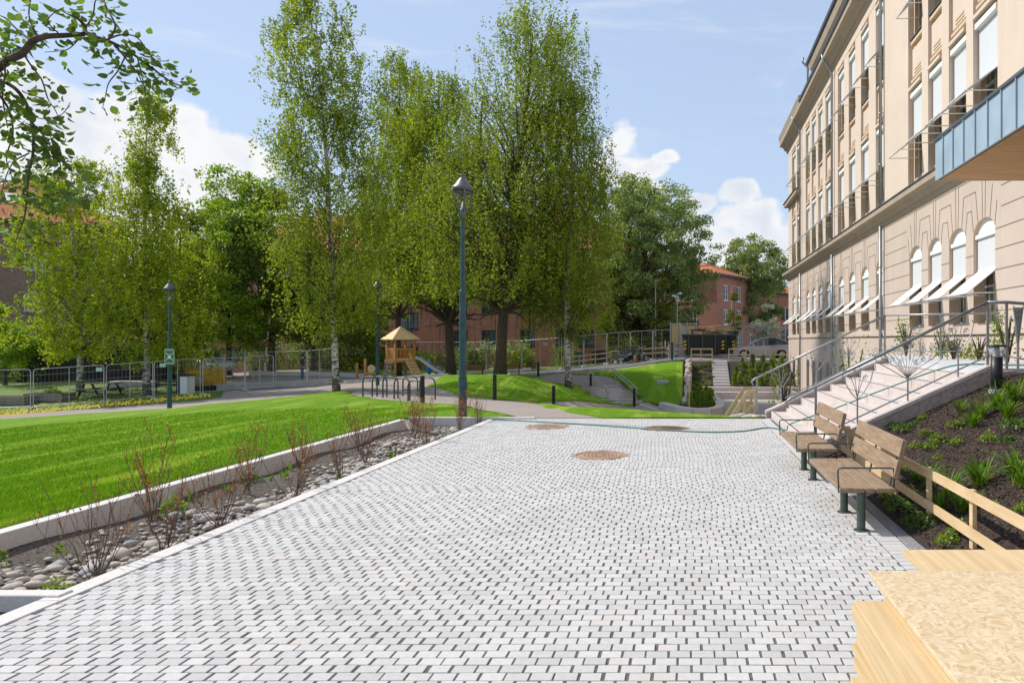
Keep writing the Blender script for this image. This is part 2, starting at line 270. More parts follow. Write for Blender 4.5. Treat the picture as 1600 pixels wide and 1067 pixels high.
# ------------------------------------------------------------ helpers
def tag(o, label=None, cat=None, group=None, kind=None):
    if label: o['label'] = label
    if cat: o['category'] = cat
    if group: o['group'] = group
    if kind: o['kind'] = kind
    return o
def thing(name, label, cat, loc=(0, 0, 0), rz=0, group=None):
    o = bpy.data.objects.new(name, None); COL.objects.link(o); o.location = loc; o.rotation_euler = (0, 0, rz); o.empty_display_size = 0.2
    return tag(o, label, cat, group)
class MB:
    def __init__(s): s.v = []; s.f = []; s.mi = []; s.M = Matrix()
    def add(s, vs, fs, mi=0):
        n = len(s.v)
        s.v += [tuple(s.M @ Vector(p)) for p in vs]
        s.f += [tuple(i + n for i in f) for f in fs]; s.mi += [mi] * len(fs)
    def box(s, c, d, rz=0, mi=0, rot=None, bev=0):
        hx, hy, hz = d[0] / 2, d[1] / 2, d[2] / 2
        m3 = rot if rot else Matrix.Rotation(rz, 3, 'Z'); c = Vector(c)
        if bev:
            b = min(bev, hx * .9, hy * .9, hz * .9); vs = []; 
            for z, k in ((-hz, b), (-hz + b, 0), (hz - b, 0), (hz, b)):
                for x, y in ((-hx + k, -hy + k), (hx - k, -hy + k), (hx - k, hy - k), (-hx + k, hy - k)): vs.append(c + m3 @ Vector((x, y, z)))
            fs = [(3, 2, 1, 0), (12, 13, 14, 15)]
            for r in range(3):
                for i in range(4): j = (i + 1) % 4; fs.append((r * 4 + i, r * 4 + j, r * 4 + 4 + j, r * 4 + 4 + i))
            s.add(vs, fs, mi); return
        vs = [c + m3 @ Vector((x * hx, y * hy, z * hz)) for z in (-1, 1) for x, y in ((-1, -1), (1, -1), (1, 1), (-1, 1))]
        s.add(vs, [(3, 2, 1, 0), (4, 5, 6, 7), (0, 1, 5, 4), (1, 2, 6, 5), (2, 3, 7, 6), (3, 0, 4, 7)], mi)
    def beam(s, a, b, wd, ht, mi=0):
        a = Vector(a); b = Vector(b); d = b - a
        q = d.to_track_quat('X', 'Z').to_matrix(); s.box((a + b) / 2, (d.length, wd, ht), rot=q, mi=mi)
    def tube(s, pts, r, n=8, mi=0, cap=True):
        pts = [Vector(p) for p in pts]; rs = r if isinstance(r, (list, tuple)) else [r] * len(pts)
        vs = []; up = Vector((0, 0, 1)); prev = None
        for i, p in enumerate(pts):
            d = (pts[min(i + 1, len(pts) - 1)] - pts[max(i - 1, 0)])
            if d.length < 1e-9: d = Vector((0, 0, 1))
            d.normalize()
            x = (prev - d * prev.dot(d)) if prev else (Vector((1, 0, 0)) if abs(d.z) > .9 else up).cross(d)
            if x.length < 1e-6: x = d.orthogonal()
            x.normalize(); prev = x; y = d.cross(x)
            for k in range(n):
                a = 2 * math.pi * k / n; vs.append(p + (x * math.cos(a) + y * math.sin(a)) * rs[i])
        fs = []
        for i in range(len(pts) - 1):
            for k in range(n): kk = (k + 1) % n; fs.append((i * n + k, i * n + kk, i * n + n + kk, i * n + n + k))
        if cap: fs.append(tuple(range(n - 1, -1, -1))); fs.append(tuple(range(len(vs) - n, len(vs))))
        s.add(vs, fs, mi)
    def lathe(s, prof, n=16, c=(0, 0, 0), mi=0):
        vs = []; c = Vector(c)
        for r, z in prof:
            for k in range(n): a = 2 * math.pi * k / n; vs.append(c + Vector((r * math.cos(a), r * math.sin(a), z)))
        fs = [(i * n + k, i * n + (k + 1) % n, i * n + n + (k + 1) % n, i * n + n + k) for i in range(len(prof) - 1) for k in range(n)]
        fs.append(tuple(range(n - 1, -1, -1))); fs.append(tuple(range(len(vs) - n, len(vs)))); s.add(vs, fs, mi)
    def prism(s, poly, ax, t0, t1, mi=0):      # poly of 2D points, extruded along axis ax
        def P(p, t):
            return {'x': (t, p[0], p[1]), 'y': (p[0], t, p[1]), 'z': (p[0], p[1], t)}[ax]
        n = len(poly); vs = [P(p, t0) for p in poly] + [P(p, t1) for p in poly]
        s.add(vs, [tuple(range(n)), tuple(range(2 * n - 1, n - 1, -1))] + [(i, (i + 1) % n, n + (i + 1) % n, n + i) for i in range(n)], mi)
    def build(s, name, mats, parent=None, smooth=False):
        me = bpy.data.meshes.new(name); me.from_pydata(s.v, [], s.f)
        if not isinstance(mats, (list, tuple)): mats = [mats]
        for x in mats: me.materials.append(x)
        if len(mats) > 1: me.polygons.foreach_set('material_index', s.mi)
        if smooth: me.polygons.foreach_set('use_smooth', [True] * len(me.polygons))
        me.update(); o = bpy.data.objects.new(name, me); COL.objects.link(o)
        if parent: o.parent = parent
        return o
def npmesh(name, V, Fa, mats, parent=None, smooth=False, mi=None):
    V = np.asarray(V, dtype=np.float32); Fa = np.asarray(Fa, dtype=np.int32); k = Fa.shape[1]
    me = bpy.data.meshes.new(name); me.vertices.add(len(V)); me.vertices.foreach_set('co', V.ravel())
    me.loops.add(Fa.size); me.loops.foreach_set('vertex_index', Fa.ravel())
    me.polygons.add(len(Fa)); me.polygons.foreach_set('loop_start', np.arange(0, Fa.size, k, dtype=np.int32))
    if mi is not None: me.polygons.foreach_set('material_index', np.asarray(mi, dtype=np.int32))
    me.polygons.foreach_set('use_smooth', np.full(len(Fa), bool(smooth)))
    for x in (mats if isinstance(mats, (list, tuple)) else [mats]): me.materials.append(x)
    me.update(calc_edges=True); o = bpy.data.objects.new(name, me); COL.objects.link(o)
    if parent: o.parent = parent
    return o
def kids(o): return [c for c in COL.objects if c.parent == o]
KID = {}
def cache_kids(o):
    ch = [c for c in bpy.data.objects if c.parent == o]; KID[o.name] = ch
    for c in ch: cache_kids(c)
def copy_thing(o, loc=None, rz=None, label=None, group=None, scale=None, parent=None):
    if o.name not in KID: cache_kids(o)
    def rec(src, par):
        c = src.copy(); COL.objects.link(c); c.parent = par
        for ch in KID.get(src.name, []): rec(ch, c)
        return c
    c = rec(o, parent)
    if loc is not None: c.location = loc
    if rz is not None: c.rotation_euler = (0, 0, rz)
    if scale is not None: c.scale = (scale,) * 3 if not isinstance(scale, tuple) else scale
    if label: c['label'] = label
    if group: c['group'] = group
    return c

# ------------------------------------------------------------ terrain height
def c3(px, py, D): return ((px - VX) * D / F, D, HC - (py - VY) * D / F)
ctl = [(-6.6, y, 0.0) for y in (2, 6, 10, 14, 17)] + [(x, 16.7, 0.0) for x in (-5, -3, -1, 1, 2.2)] + [(-12, 2, -.35), (-25, 4, -1.2)]
ctl += [c3(*a) for a in [(265, 638, 30), (0, 656, 31), (50, 640, 35), (317, 617, 38.6), (527, 611, 34), (625, 593, 46), (590, 603, 35.5),
    (620, 622, 26), (660, 630, 25), (760, 640, 21), (865, 625, 34), (773, 624, 27.5), (841, 586, 47), (935, 601, 43.5), (905, 601, 43.6), (968, 628, 41), (780, 588, 40),
    (1068, 566, 46.5), (1000, 573, 47), (900, 581, 47), (1065, 634, 38), (1000, 629, 39.5), (1068, 600, 42.2), (940, 638, 21), (1060, 648, 18), (845, 630, 26.5),
    (155, 622, 38), (125, 612, 40), (700, 590, 47), (700, 605, 36), (450, 600, 45), (700, 578, 56), (450, 578, 56), (900, 574, 54), (100, 590, 55), (1060, 560, 54)]]
ctl += [(-1, 29, -1.75), (-2.8, 31, -1.4), (-3.6, 34, -1.55), (-4.8, 31, -1.15), (-2.5, 37, -1.7), (3, 26, -1.8), (6, 34, -1.8), (2, 38, -1.8), (2, 42, -1.8), (-10, 75, -0.8), (-45, 60, -1.6), (10, 75, 0.4), (10, 55, 0.4), (5, 50, 0.45), (30, 60, 0.4), (-60, 30, -2.4), (-40, 100, -1), (10, 110, 0.4), (-80, 80, -1.6)]
C = np.array(ctl)
def _U(r2): return 0.5 * r2 * np.log(r2 + 1e-9)
def _fit():
    n = len(C); d2 = ((C[:, None, :2] - C[None, :, :2]) ** 2).sum(2); K = _U(d2) + np.eye(n) * 0.06
    P = np.c_[np.ones(n), C[:, :2]]; A = np.zeros((n + 3, n + 3)); A[:n, :n] = K; A[:n, n:] = P; A[n:, :n] = P.T
    return np.linalg.solve(A, np.r_[C[:, 2], 0, 0, 0])
_W = _fit()
ST0 = (968 - VX) * 40.8 / F; ST1 = (938 - VX) * 43.9 / F
def hgt(X, Y):
    X = np.asarray(X, float); Y = np.asarray(Y, float); x = np.clip(X, -70, 30); y = np.clip(Y, 1, 105)
    d2 = (x[..., None] - C[:, 0]) ** 2 + (y[..., None] - C[:, 1]) ** 2; n = len(C)
    z = _U(d2) @ _W[:n] + _W[n] + _W[n + 1] * x + _W[n + 2] * y
    z = np.clip(z, -2.6, 1.0)
    q = ((X + 8.1) / 5.7) ** 2 + ((Y - 35.8) / 5.0) ** 2
    z = z + 0.80 * np.clip(1 - q, 0, 1) ** 1.5
    fy = (Y - 40.8) / 3.1; cxl = ST0 + (ST1 - ST0) * fy; zl = -1.82 + fy * 0.80
    inside = (np.abs(X - cxl) < 1.15) & (fy > -.08) & (fy < 1.0); z = np.where(inside, np.minimum(z, zl), z)
    fl = np.clip((X + 6.9) / 0.4, 0, 1) * np.clip((16.9 - Y) / 0.3, 0, 1)      # level with the plaza
    return z * (1 - fl)
def h1(x, y): return float(hgt(np.array([x]), np.array([y]))[0])
def G(px, py, dmin=5, dmax=110):
    D = np.arange(dmin, dmax, 0.05); X = (px - VX) * D / F; Z = HC - (py - VY) * D / F
    k = np.nonzero(Z <= hgt(X, D))[0]; i = k[0] if len(k) else len(D) - 1
    return Vector((X[i], D[i], float(hgt(X[i:i + 1], D[i:i + 1])[0])))
def at(px, D, dz=0): x = (px - VX) * D / F; return Vector((x, D, h1(x, D) + dz))
def sheet(name, poly, step, material, dz=0.03, hf=None, kind='structure', skirt=True):
    hf = hf or hgt; pts = []; n = len(poly)
    for i in range(n):
        a = Vector(poly[i][:2]); b = Vector(poly[(i + 1) % n][:2]); k = max(1, int((b - a).length / step))
        pts += [a.lerp(b, j / k) for j in range(k)]
    nb = len(pts); P = np.array([p[:] for p in pts]); x0, y0 = P.min(0); x1, y1 = P.max(0)
    gx, gy = np.meshgrid(np.arange(x0 + step / 2, x1, step), np.arange(y0 + step / 2, y1, step)); gx = gx.ravel(); gy = gy.ravel()
    ins = np.zeros(len(gx), bool); j = nb - 1
    for i in range(nb):
        xi, yi = P[i]; xj, yj = P[j]
        if yi != yj:
            c = ((yi > gy) != (yj > gy)) & (gx < (xj - xi) * (gy - yi) / (yj - yi) + xi); ins ^= c
        j = i
    pts += [Vector((a + nr.uniform(-.1, .1) * step, b + nr.uniform(-.1, .1) * step)) for a, b in zip(gx[ins], gy[ins])]
    r = delaunay_2d_cdt(pts, [], [list(range(nb))], 1, 1e-4)
    V = np.array([v[:] for v in r[0]]); z = hf(V[:, 0], V[:, 1]) + dz
    me = bpy.data.meshes.new(name); me.from_pydata(np.c_[V, z].tolist(), [], [tuple(f) for f in r[2]]); me.materials.append(material)
    me.polygons.foreach_set('use_smooth', [True] * len(me.polygons)); me.update()
    bm = bmesh.new(); bm.from_mesh(me); bmesh.ops.recalc_face_normals(bm, faces=bm.faces)
    if bm.faces and sum(f.normal.z for f in bm.faces) < 0: bmesh.ops.reverse_faces(bm, faces=bm.faces)
    if skirt:
        be = [e for e in bm.edges if len(e.link_faces) == 1]
        g = bmesh.ops.extrude_edge_only(bm, edges=be)['geom']
        for v in [x for x in g if isinstance(x, bmesh.types.BMVert)]: v.co.z -= .09
    bm.to_mesh(me); bm.free()
    o = bpy.data.objects.new(name, me); COL.objects.link(o); o['kind'] = kind; return o
def struct(o): o['kind'] = 'structure'; return o

# ------------------------------------------------------------ ground, lawns, paths
gx = np.r_[-900, -400, -200, -120, np.arange(-80, 40, 1.0), 60, 120, 300, 900]; gy = np.r_[-300, -60, -10, np.arange(0, 110, 1.0), 130, 200, 500, 1500]
A, B = np.meshgrid(gx, gy); Z = hgt(A, B) - 0.02
Z[(A > -6.9) & (A < 9) & (B < 16.9)] = -0.6
Z[(A > -1.8) & (A < 12) & (B > 16.9) & (B < 48.5)] = np.minimum(Z[(A > -1.8) & (A < 12) & (B > 16.9) & (B < 48.5)], -1.85)
ii, jj = np.meshgrid(np.arange(len(gy) - 1), np.arange(len(gx) - 1), indexing='ij'); q = (ii * len(gx) + jj).ravel(); nx = len(gx)
struct(npmesh('ground', np.c_[A.ravel(), B.ravel(), Z.ravel()], np.c_[q, q + 1, q + nx + 1, q + nx], m['gravel'], smooth=True))
def W2(l): return [(G(*a)[0], G(*a)[1]) if len(a) == 2 else (a[0], a[1]) for a in l]
def D2(l): return [((a - VX) * b / F, b) for a, b in l]
lawn_poly = [(-6.62, 1.0), (-6.62, 16.66), (-3.9, 16.66)] + W2([(760, 643), (735, 636), (700, 632), (640, 629), (590, 625), (560, 620), (545, 615), (552, 612), (535, 611), (500, 615), (450, 621), (400, 626), (330, 632), (265, 639), (130, 647), (0, 656), (-120, 668)]) + [(-45, 20), (-45, 1)]
sheet('lawn', lawn_poly, 0.6, m['lawn'])
sheet('gravel_path', [(-4.6, 16.66), (2.2, 16.66), (2.2, 18.0), (-5.2, 18.4)], .5, m['gravel'], .012)
sheet('mound_lawn', W2([(668, 603), (700, 612), (740, 620), (790, 625), (850, 628), (930, 629)]) + D2([(1000, 38.8), (985, 39.8), (957, 41.3), (930, 43), (900, 43.6), (850, 43), (780, 42.5), (700, 42)]), 0.5, m['lawn'])
sheet('front_lawn', [(-1.95, 16.66), (1.9, 16.66), (1.6, 19), (1.2, 26)] + D2([(1000, 31), (900, 28.5), (858, 27)]) + W2([(843, 630), (858, 637), (890, 646)]), 0.5, m['lawn'])
sheet('slope_lawn', D2([(888, 46.2), (940, 46.8), (1010, 47), (1068, 46.6), (1067, 42), (1066, 38.1), (1030, 38.8), (1003, 39.5), (1005, 40.6), (973, 43.6), (945, 45.4)]), 0.4, m['lawn'])
sheet('far_lawn', D2([(640, 43), (720, 42), (830, 44.5), (860, 46), (800, 48), (650, 47)]), 0.6, m['lawn'], 0.024)
sheet('grass_verge', W2([(-120, 660), (0, 647), (100, 641), (200, 634), (310, 625), (345, 620)]) + D2([(350, 43), (330, 62), (-100, 62)]) + [(-62, 30)], 1.0, m['verge'], 0.02)
sheet('garden_strip', D2([(480, 50), (700, 50.5), (850, 52), (950, 54), (950, 60), (480, 60)]), 1.0, m['verge'], 0.03)
sheet('road', D2([(790, 46.5), (880, 47), (1000, 47.6), (1076, 47.4), (1076, 53), (1000, 52), (880, 51.5), (800, 51)]), 0.7, m['asphalt'], 0.015)
def flat(v): return lambda X, Y: np.full(np.shape(X), v)
sheet('street', [(0.2, 47.45), (16, 47.45), (16, 130), (-4, 130), (-3, 60), (0.2, 53.5)], 4, m['asphalt'], 0, flat(0.47))
sheet('courtyard_paving', [(-1.9, 21), (7.05, 21), (7.05, 43.6), (0.2, 43.6), (0.2, 36), (-1.9, 34)], 3, mat('courtyard_slab', (0.36, 0.34, 0.30), 0.9, 0.18, 1.2), 0, flat(-1.7))

# real blades over the near lawn
n = 170000; Y = 5 + 17 * nr.random(n) ** 2.6; X = -6.68 - nr.random(n) * np.minimum(Y * 0.95 - 5.3 + 1.5, 14).clip(0.6); 
zb = hgt(X, Y) + 0.03; a = nr.random(n) * 6.283; ln = 0.022 + 0.03 * nr.random(n); wd = 0.0035 + 0.00035 * Y
dx = np.cos(a) * wd; dy = np.sin(a) * wd; lx = nr.normal(0, .016, n); ly = nr.normal(0, .016, n)
V = np.stack([np.c_[X - dx, Y - dy, zb], np.c_[X + dx, Y + dy, zb], np.c_[X + lx, Y + ly, zb + ln]], 1).reshape(-1, 3)
tag(npmesh('lawn_grass', V, np.arange(n * 3).reshape(-1, 3), m['blade2']), 'short bright green mown grass covering the lawn', 'grass', kind='stuff')
# dandelions along the fence
V = []; Fq = []
for i in range(850):
    px = rnd.uniform(-60, 330); py = 652 - (px + 60) * 0.069 + rnd.uniform(-7, 0.5) if rnd.random() < .7 else 640 - px * .05 + rnd.uniform(-9, 2)
    Yd = 31.8 + (px + 0) * 0.012 + rnd.uniform(0, 3.4) * rnd.random(); xx = (px - VX) * Yd / F; p = Vector((xx, Yd, h1(xx, Yd) + rnd.uniform(.08, .2))); r = rnd.uniform(.025, .05)
    k = len(V); V += [p + Vector((r * math.cos(b), r * math.sin(b) * .6, r * .8 * math.sin(b))) for b in (0, 1.57, 3.14, 4.71)]; Fq.append((k, k + 1, k + 2, k + 3))
tag(npmesh('dandelions', [v[:] for v in V], Fq, m['dandelion']), 'yellow dandelions flowering in the verge under the wire fence', 'flowers', kind='stuff')

# ------------------------------------------------------------ plaza paving
XL, XR, YE = -4.42, 1.78, 16.55; pw, ph = 0.1356, 0.0924
b = []; off = 0.0
def brick_rows(x0, x1, y0, y1, pw, ph, gx, gy, V, jig=1.0):
    global off
    y = y0
    while y + ph <= y1 + 1e-6:
        off = (off + pw * (0.5 + rnd.uniform(-.14, .14))) % pw; x = x0 - off
        while x < x1 - 0.02:
            g = gx * rnd.uniform(.45, 1.5); a = max(x + g / 2, x0); c = min(x + pw - g / 2 * rnd.uniform(.5, 1.2), x1)
            if c - a > 0.03: V.append((a, c, y + gy / 2 + rnd.uniform(-1, 1) * .0012, y + ph - gy / 2 + rnd.uniform(-1, 1) * .0012, rnd.uniform(-.0016, .0016), rnd.uniform(-.03, .03)))
            x += pw
        y += ph
BR = []; brick_rows(XL, XR, 0.6, YE - 0.12, pw, ph, 0.0165, 0.0055, BR)
man = [((938 - VX) / 179 * HC, F * HC / 179, 0.44), ((855 - VX) / 134.5 * HC, F * HC / 134.5, 0.44), ((1040 - VX) / 137 * HC, F * HC / 137, 0.46)]
BR = [t for t in BR if all(math.hypot((t[0] + t[1]) / 2 - mx, (t[2] + t[3]) / 2 - my) > mr + .02 for mx, my, mr in man)]
def bricks(name, L, material, z=0.0, bev=0.0025, dep=0.03):
    L = np.array(L); n = len(L); rows = []
    for zz, k in ((z - dep, 0), (z - bev, 0), (z, bev)):
        for cx, cy in ((0, 2), (1, 2), (1, 3), (0, 3)):
            sx = 1 if cx == 0 else -1; sy = 1 if cy == 2 else -1
            sk = L[:, 5] * (0.03 if cy == 3 else 0) 
            rows.append(np.c_[L[:, cx] + sx * k + sk, L[:, cy] + sy * k, zz + L[:, 4]])
    V = np.stack(rows, 1).reshape(-1, 3); base = (np.arange(n) * 12)[:, None]
    fs = [(8, 9, 10, 11)] + [(r * 4 + i, r * 4 + (i + 1) % 4, r * 4 + 4 + (i + 1) % 4, r * 4 + 4 + i) for r in range(2) for i in range(4)]
    return npmesh(name, V, np.concatenate([base + np.array([f]) for f in fs]), material)
struct(bricks('paving', BR, m['stone_paver']))
L = []; y = 0.6
while y < YE - .14: L.append((XR + .012, XR + .212, y + .004, y + .096, rnd.uniform(-.001, .001), 0)); y += 0.1
x = XL
while x < XR + .15: L.append((x + .004, x + .13, YE - .115, YE, 0, 0)); x += .134
struct(bricks('paving_border', L, m['stone_paver']))
k = MB(); k.box((-1.235, 8.6, -.032), (6.77, 16.0, .05)); struct(k.build('paving_bed', m['joint']))
k = MB()
y = 1.0
while y < YE: k.box((-4.52, y + .5, -.05), (.17, .994, .11), bev=.005); y += 1.0
struct(k.build('kerb', m['kerb']))
k = MB(); y = 1.0
while y < 11.1: k.box((2.07, y + .5, -.05), (.13, .994, .11), bev=.006); y += 1.0
struct(k.build('kerb', m['kerb_dark']))
k = MB(); k.box((1.985 - .0, 13.9, -.06), (.19, 5.5, .1)); struct(k.build('drain_strip', m['joint']))
for i, (mx, my, mr) in enumerate(man):
    k = MB(); k.lathe([(mr, -.03), (mr, .004), (mr - .05, .006), (mr - .055, -.006), (mr - .09, -.006), (mr - .095, .004), (.001, .006)], 40, (mx, my, 0))
    for a in range(5):
        for bq in range(24):
            t_ = bq * 2 * math.pi / 24 + a * .13; r_ = .08 + a * .06
            if r_ < mr - .12: k.box((mx + r_ * math.cos(t_), my + r_ * math.sin(t_), .008), (.02, .012 + .006 * a, .006), rz=t_)
    o = k.build('manhole_cover', m['rust'])
    tag(o, ['rusty round manhole cover, the nearest one in the paving', 'rusty round manhole cover near the left end of the hose', 'rusty round manhole cover that the green hose lies over'][i], 'manhole cover', 'rusty manhole covers in the paving')

# retaining kerb walls round the planting bed
k = MB(); y = 5.2
while y < 16.2: k.box((-6.5, y + .5, -.18), (.16, .994, .44), bev=.006); y += 1.0
x = -6.5
while x < -4.2: k.box((x + .37, 16.62, -.18), (.735, .14, .44), bev=.006); x += .74
x = -4.0
k.box((-5.45, 5.12, -.1), (1.9, .12, .24), bev=.006)
struct(k.build('kerb_wall', m['kerb']))
k = MB(); k.box((-1.1, 16.62, -.06), (6.4, .12, .12), bev=.004); struct(k.build('paving_edge_kerb', m['kerb']))
def bedz(X, Y): return -.17 + .05 * np.sin(X * 3.1) * np.cos(Y * 2.3) - .06 * np.exp(-((X + 5.35) / .5) ** 2)
sheet('soil_bed', [(-6.43, 5.18), (-4.6, 5.18), (-4.6, 16.56), (-6.43, 16.56)], .15, m['soil2'], 0, bedz)
sheet('soil_corner', [(-9, 1), (-4.6, 1), (-4.6, 5.06), (-9, 5.06)], .5, m['soil2'], 0, flat(-.1))

# ------------------------------------------------------------ river stones
def stone_mesh(seed, material, r=1.0, sub=2):
    bm = bmesh.new(); bmesh.ops.create_icosphere(bm, subdivisions=sub, radius=1)
    for v in bm.verts:
        nn = mnoise.noise(v.co * 1.1 + Vector((seed * 7.3, 0, 0))); v.co *= 1 + .28 * nn
        v.co.z *= .58; v.co.x *= 1.15
    me = bpy.data.meshes.new('river_stone'); bm.to_mesh(me); bm.free(); me.materials.append(material)
    me.polygons.foreach_set('use_smooth', [True] * len(me.polygons)); return me
sm = [stone_mesh(i, m['cobble'] if i % 3 else m['cobble2']) for i in range(9)]
i = 0
for t_ in range(298):
    Yb = 5.3 + 11 * rnd.random() ** 1.15; cx = -5.36 + .2 * math.sin(Yb * .8) + (.08 if Yb < 8 else 0); sp = .30 if Yb < 9 else .20
    Xb = cx + rnd.gauss(0, sp * .85); r = rnd.choice([.032, .04, .048, .06, .08]) * (1.0 if Yb < 9 else .85)
    if not (-6.3 < Xb < -4.68): continue
    o = bpy.data.objects.new('river_stone', rnd.choice(sm)); COL.objects.link(o)
    o.location = (Xb, Yb, float(bedz(Xb, Yb)) + r * .3 + rnd.uniform(0, .03)); o.scale = (r * rnd.uniform(.85, 1.3), r * rnd.uniform(.75, 1), r); o.rotation_euler = (rnd.uniform(-.3, .3), rnd.uniform(-.3, .3), rnd.uniform(0, 6))
    tag(o, 'smooth rounded river stone lying among the others in the planting bed', 'stone', 'river stones in the planting bed')

# ------------------------------------------------------------ generic leaves
def leafcloud(P, size, aspect=0.6, up=0.3, jit=0.35):
    P = np.asarray(P); n = len(P); nrm = nr.normal(size=(n, 3)); nrm[:, 2] += up * nr.choice([1, 1, -1], n); nrm /= np.linalg.norm(nrm, axis=1)[:, None]
    t = nr.normal(size=(n, 3)); t -= nrm * (t * nrm).sum(1)[:, None]; t /= np.linalg.norm(t, axis=1)[:, None]; bt = np.cross(nrm, t)
    s = (size * (1 + jit * nr.uniform(-1, 1, n)))[:, None]
    V = np.stack([P - t * s, P + bt * s * aspect + t * s * .1, P + t * s, P - bt * s * aspect + t * s * .1], 1).reshape(-1, 3)
    return V
def quads(n): return np.arange(n * 4).reshape(-1, 4)

V = []; Fq = []
icos = []
for i_ in range(4):
    me_ = stone_mesh(50 + i_, m['cobble'], sub=1); icos.append((np.array([v.co[:] for v in me_.vertices]), np.array([p.vertices[:] for p in me_.polygons])))
nv = 0
for i_ in range(1500):
    Yb = 5.25 + 11.2 * rnd.random(); cx = -5.36 + .2 * math.sin(Yb * .8); Xb = cx + rnd.gauss(0, .27)
    if not (-6.3 < Xb < -4.7): continue
    v_, f_ = icos[i_ % 4]; r = rnd.uniform(.014, .034); a_ = rnd.uniform(0, 6.28); q = v_ * (r * 1.2, r, r); q = np.c_[q[:, 0] * math.cos(a_) - q[:, 1] * math.sin(a_), q[:, 0] * math.sin(a_) + q[:, 1] * math.cos(a_), q[:, 2]]
    V.append(q + (Xb, Yb, float(bedz(Xb, Yb)) + r * .4)); Fq.append(f_ + nv); nv += len(v_)
tag(npmesh('small_pebbles', np.concatenate(V), np.concatenate(Fq), m['cobble'], smooth=True), 'small pebbles filling the gaps between the river stones', 'pebbles', kind='stuff')
n = 9000; X = -4.62 - 1.8 * nr.random(n); Y = 5.2 + 11.3 * nr.random(n) ** 1.2
tag(npmesh('leaf_litter', leafcloud(np.c_[X, Y, bedz(X, Y) + .006], .013, .35, 2.2), quads(n), m['litter']), 'dry brown litter and bark crumbs on the planting bed', 'litter', kind='stuff')
# twiggy shrubs in the bed
def twig_shrub(seed, h, spread, buds, n=11):
    rg = random.Random(seed); t = thing('twiggy_shrub', 'x', 'shrub'); k = MB(); bp = []
    for i in range(n):
        a = rg.uniform(0, 6.28); sp = spread * rg.uniform(.3, 1); hh = h * rg.uniform(.55, 1.05); p = Vector((rg.uniform(-.07, .07), rg.uniform(-.07, .07), -.03)); pts = [p]
        for s_ in range(1, 7):
            f = s_ / 6; pts.append(Vector((math.cos(a) * sp * f ** .8 + rg.gauss(0, .012), math.sin(a) * sp * f ** .8 + rg.gauss(0, .012), hh * f)))
        k.tube(pts, [.0042, .004, .0036, .003, .0025, .002, .0014], 4)
        for c in range(6):
            j = rg.randint(1, 5); q = pts[j]; aa = rg.uniform(0, 6.28); l = rg.uniform(.10, .32); e = q + Vector((math.cos(aa) * l * .28, math.sin(aa) * l * .28, l)); k.tube([q, q.lerp(e, .5) + Vector((0, 0, -.01)), e], [.002, .0018, .001], 3)
            if e.z > h * .4: bp += [q.lerp(e, f) for f in (.5, .65, .8, .9, 1)]
        if hh > .4 * h: bp += [pts[5].lerp(pts[6], f) for f in (0, .3, .6, 1)]
    bp = [p for p in bp if rg.random() < buds]
    if bp:
        V = leafcloud(np.array([p[:] for p in bp]), .015, .5); k.add([tuple(v) for v in V], [tuple(r) for r in quads(len(bp))], 1)
    k.build('branches', [m['twig'], m['bud']], t)
    return t
spots = [(-4.95, 5.9, .85, .55, .25, 'leafless dark twiggy shrub nearest the camera in the planting bed'), (-4.9, 6.65, .8, .5, .3, 'brown twiggy shrub, second from the camera beside the paving edge'),
 (-4.95, 7.5, .85, .5, .5, 'twiggy shrub with reddish buds, third along the paving edge'), (-5.95, 7.9, .95, .45, 1.0, 'tall shrub with orange red buds in front of the kerb wall'), (-6.2, 5.6, .7, .4, .1, 'sparse dark twigs at the far left beside the kerb wall'),
 (-4.95, 8.9, .85, .5, .5, 'brown twiggy shrub leaning over the river stones midway along the bed'), (-5.9, 9.5, .85, .4, .9, 'shrub with orange tips against the lawn kerb, midway along the bed'), (-5.0, 10.2, .7, .35, .3, 'dense brown twiggy shrub right of the young lime sprouts'),
 (-5.3, 11.7, .85, .45, .6, 'upright twiggy shrub before the bed narrows'), (-5.9, 12.8, .85, .5, .9, 'orange budded shrub near the far kerb of the bed'), (-4.85, 13.2, .8, .45, .8, 'orange budded shrub beside the paving near the far end'),
 (-5.6, 14.6, .9, .5, 1.0, 'bright orange budded shrub in front of the bicycle racks'), (-4.9, 15.2, .9, .45, .9, 'orange budded shrub left of the tall lamp post'), (-4.75, 16.2, .95, .3, .3, 'thin dark twigs growing at the foot of the tall lamp post'), (-6.1, 15.8, .8, .45, 1.0, 'orange budded shrub at the far left corner of the bed'), (-6.1, 11.2, .75, .45, .5, 'low twiggy shrub leaning against the long kerb wall')]
for i, (x, y, h, s_, bu, lb) in enumerate(spots):
    t = twig_shrub(i + 3, h, s_ * .85, bu * 1.0, 12); t.location = (x, y, -.17); t['label'] = lb; t['group'] = 'twiggy shrubs in the planting bed'

# ------------------------------------------------------------ leafy plant prototypes
def clump_blades(name, n, ln, wdt, material, seed, spread=1.0):
    rg = random.Random(seed); V = []; Fq = []
    for i in range(n):
        a = rg.uniform(0, 6.28); l = ln * rg.uniform(.6, 1.1); out = spread * rg.uniform(.35, .95); w_ = wdt * rg.uniform(.7, 1.2); o = Vector((rg.gauss(0, .03), rg.gauss(0, .03), 0)); prev = None
        d = Vector((math.cos(a), math.sin(a), 0)); sd = Vector((-math.sin(a), math.cos(a), 0))
        for s_ in range(6):
            f = s_ / 5; p = o + d * (l * out * f ** 1.3) + Vector((0, 0, l * (f * 1.05 - .62 * out * f ** 2.4))); ww = w_ * (1 - f) ** .6 * (.6 + f) + .001
            V += [(p - sd * ww)[:], (p + sd * ww)[:]]
            if s_: k = len(V); Fq.append((k - 4, k - 3, k - 1, k - 2))
    return npmesh(name, V, Fq, material, smooth=True)
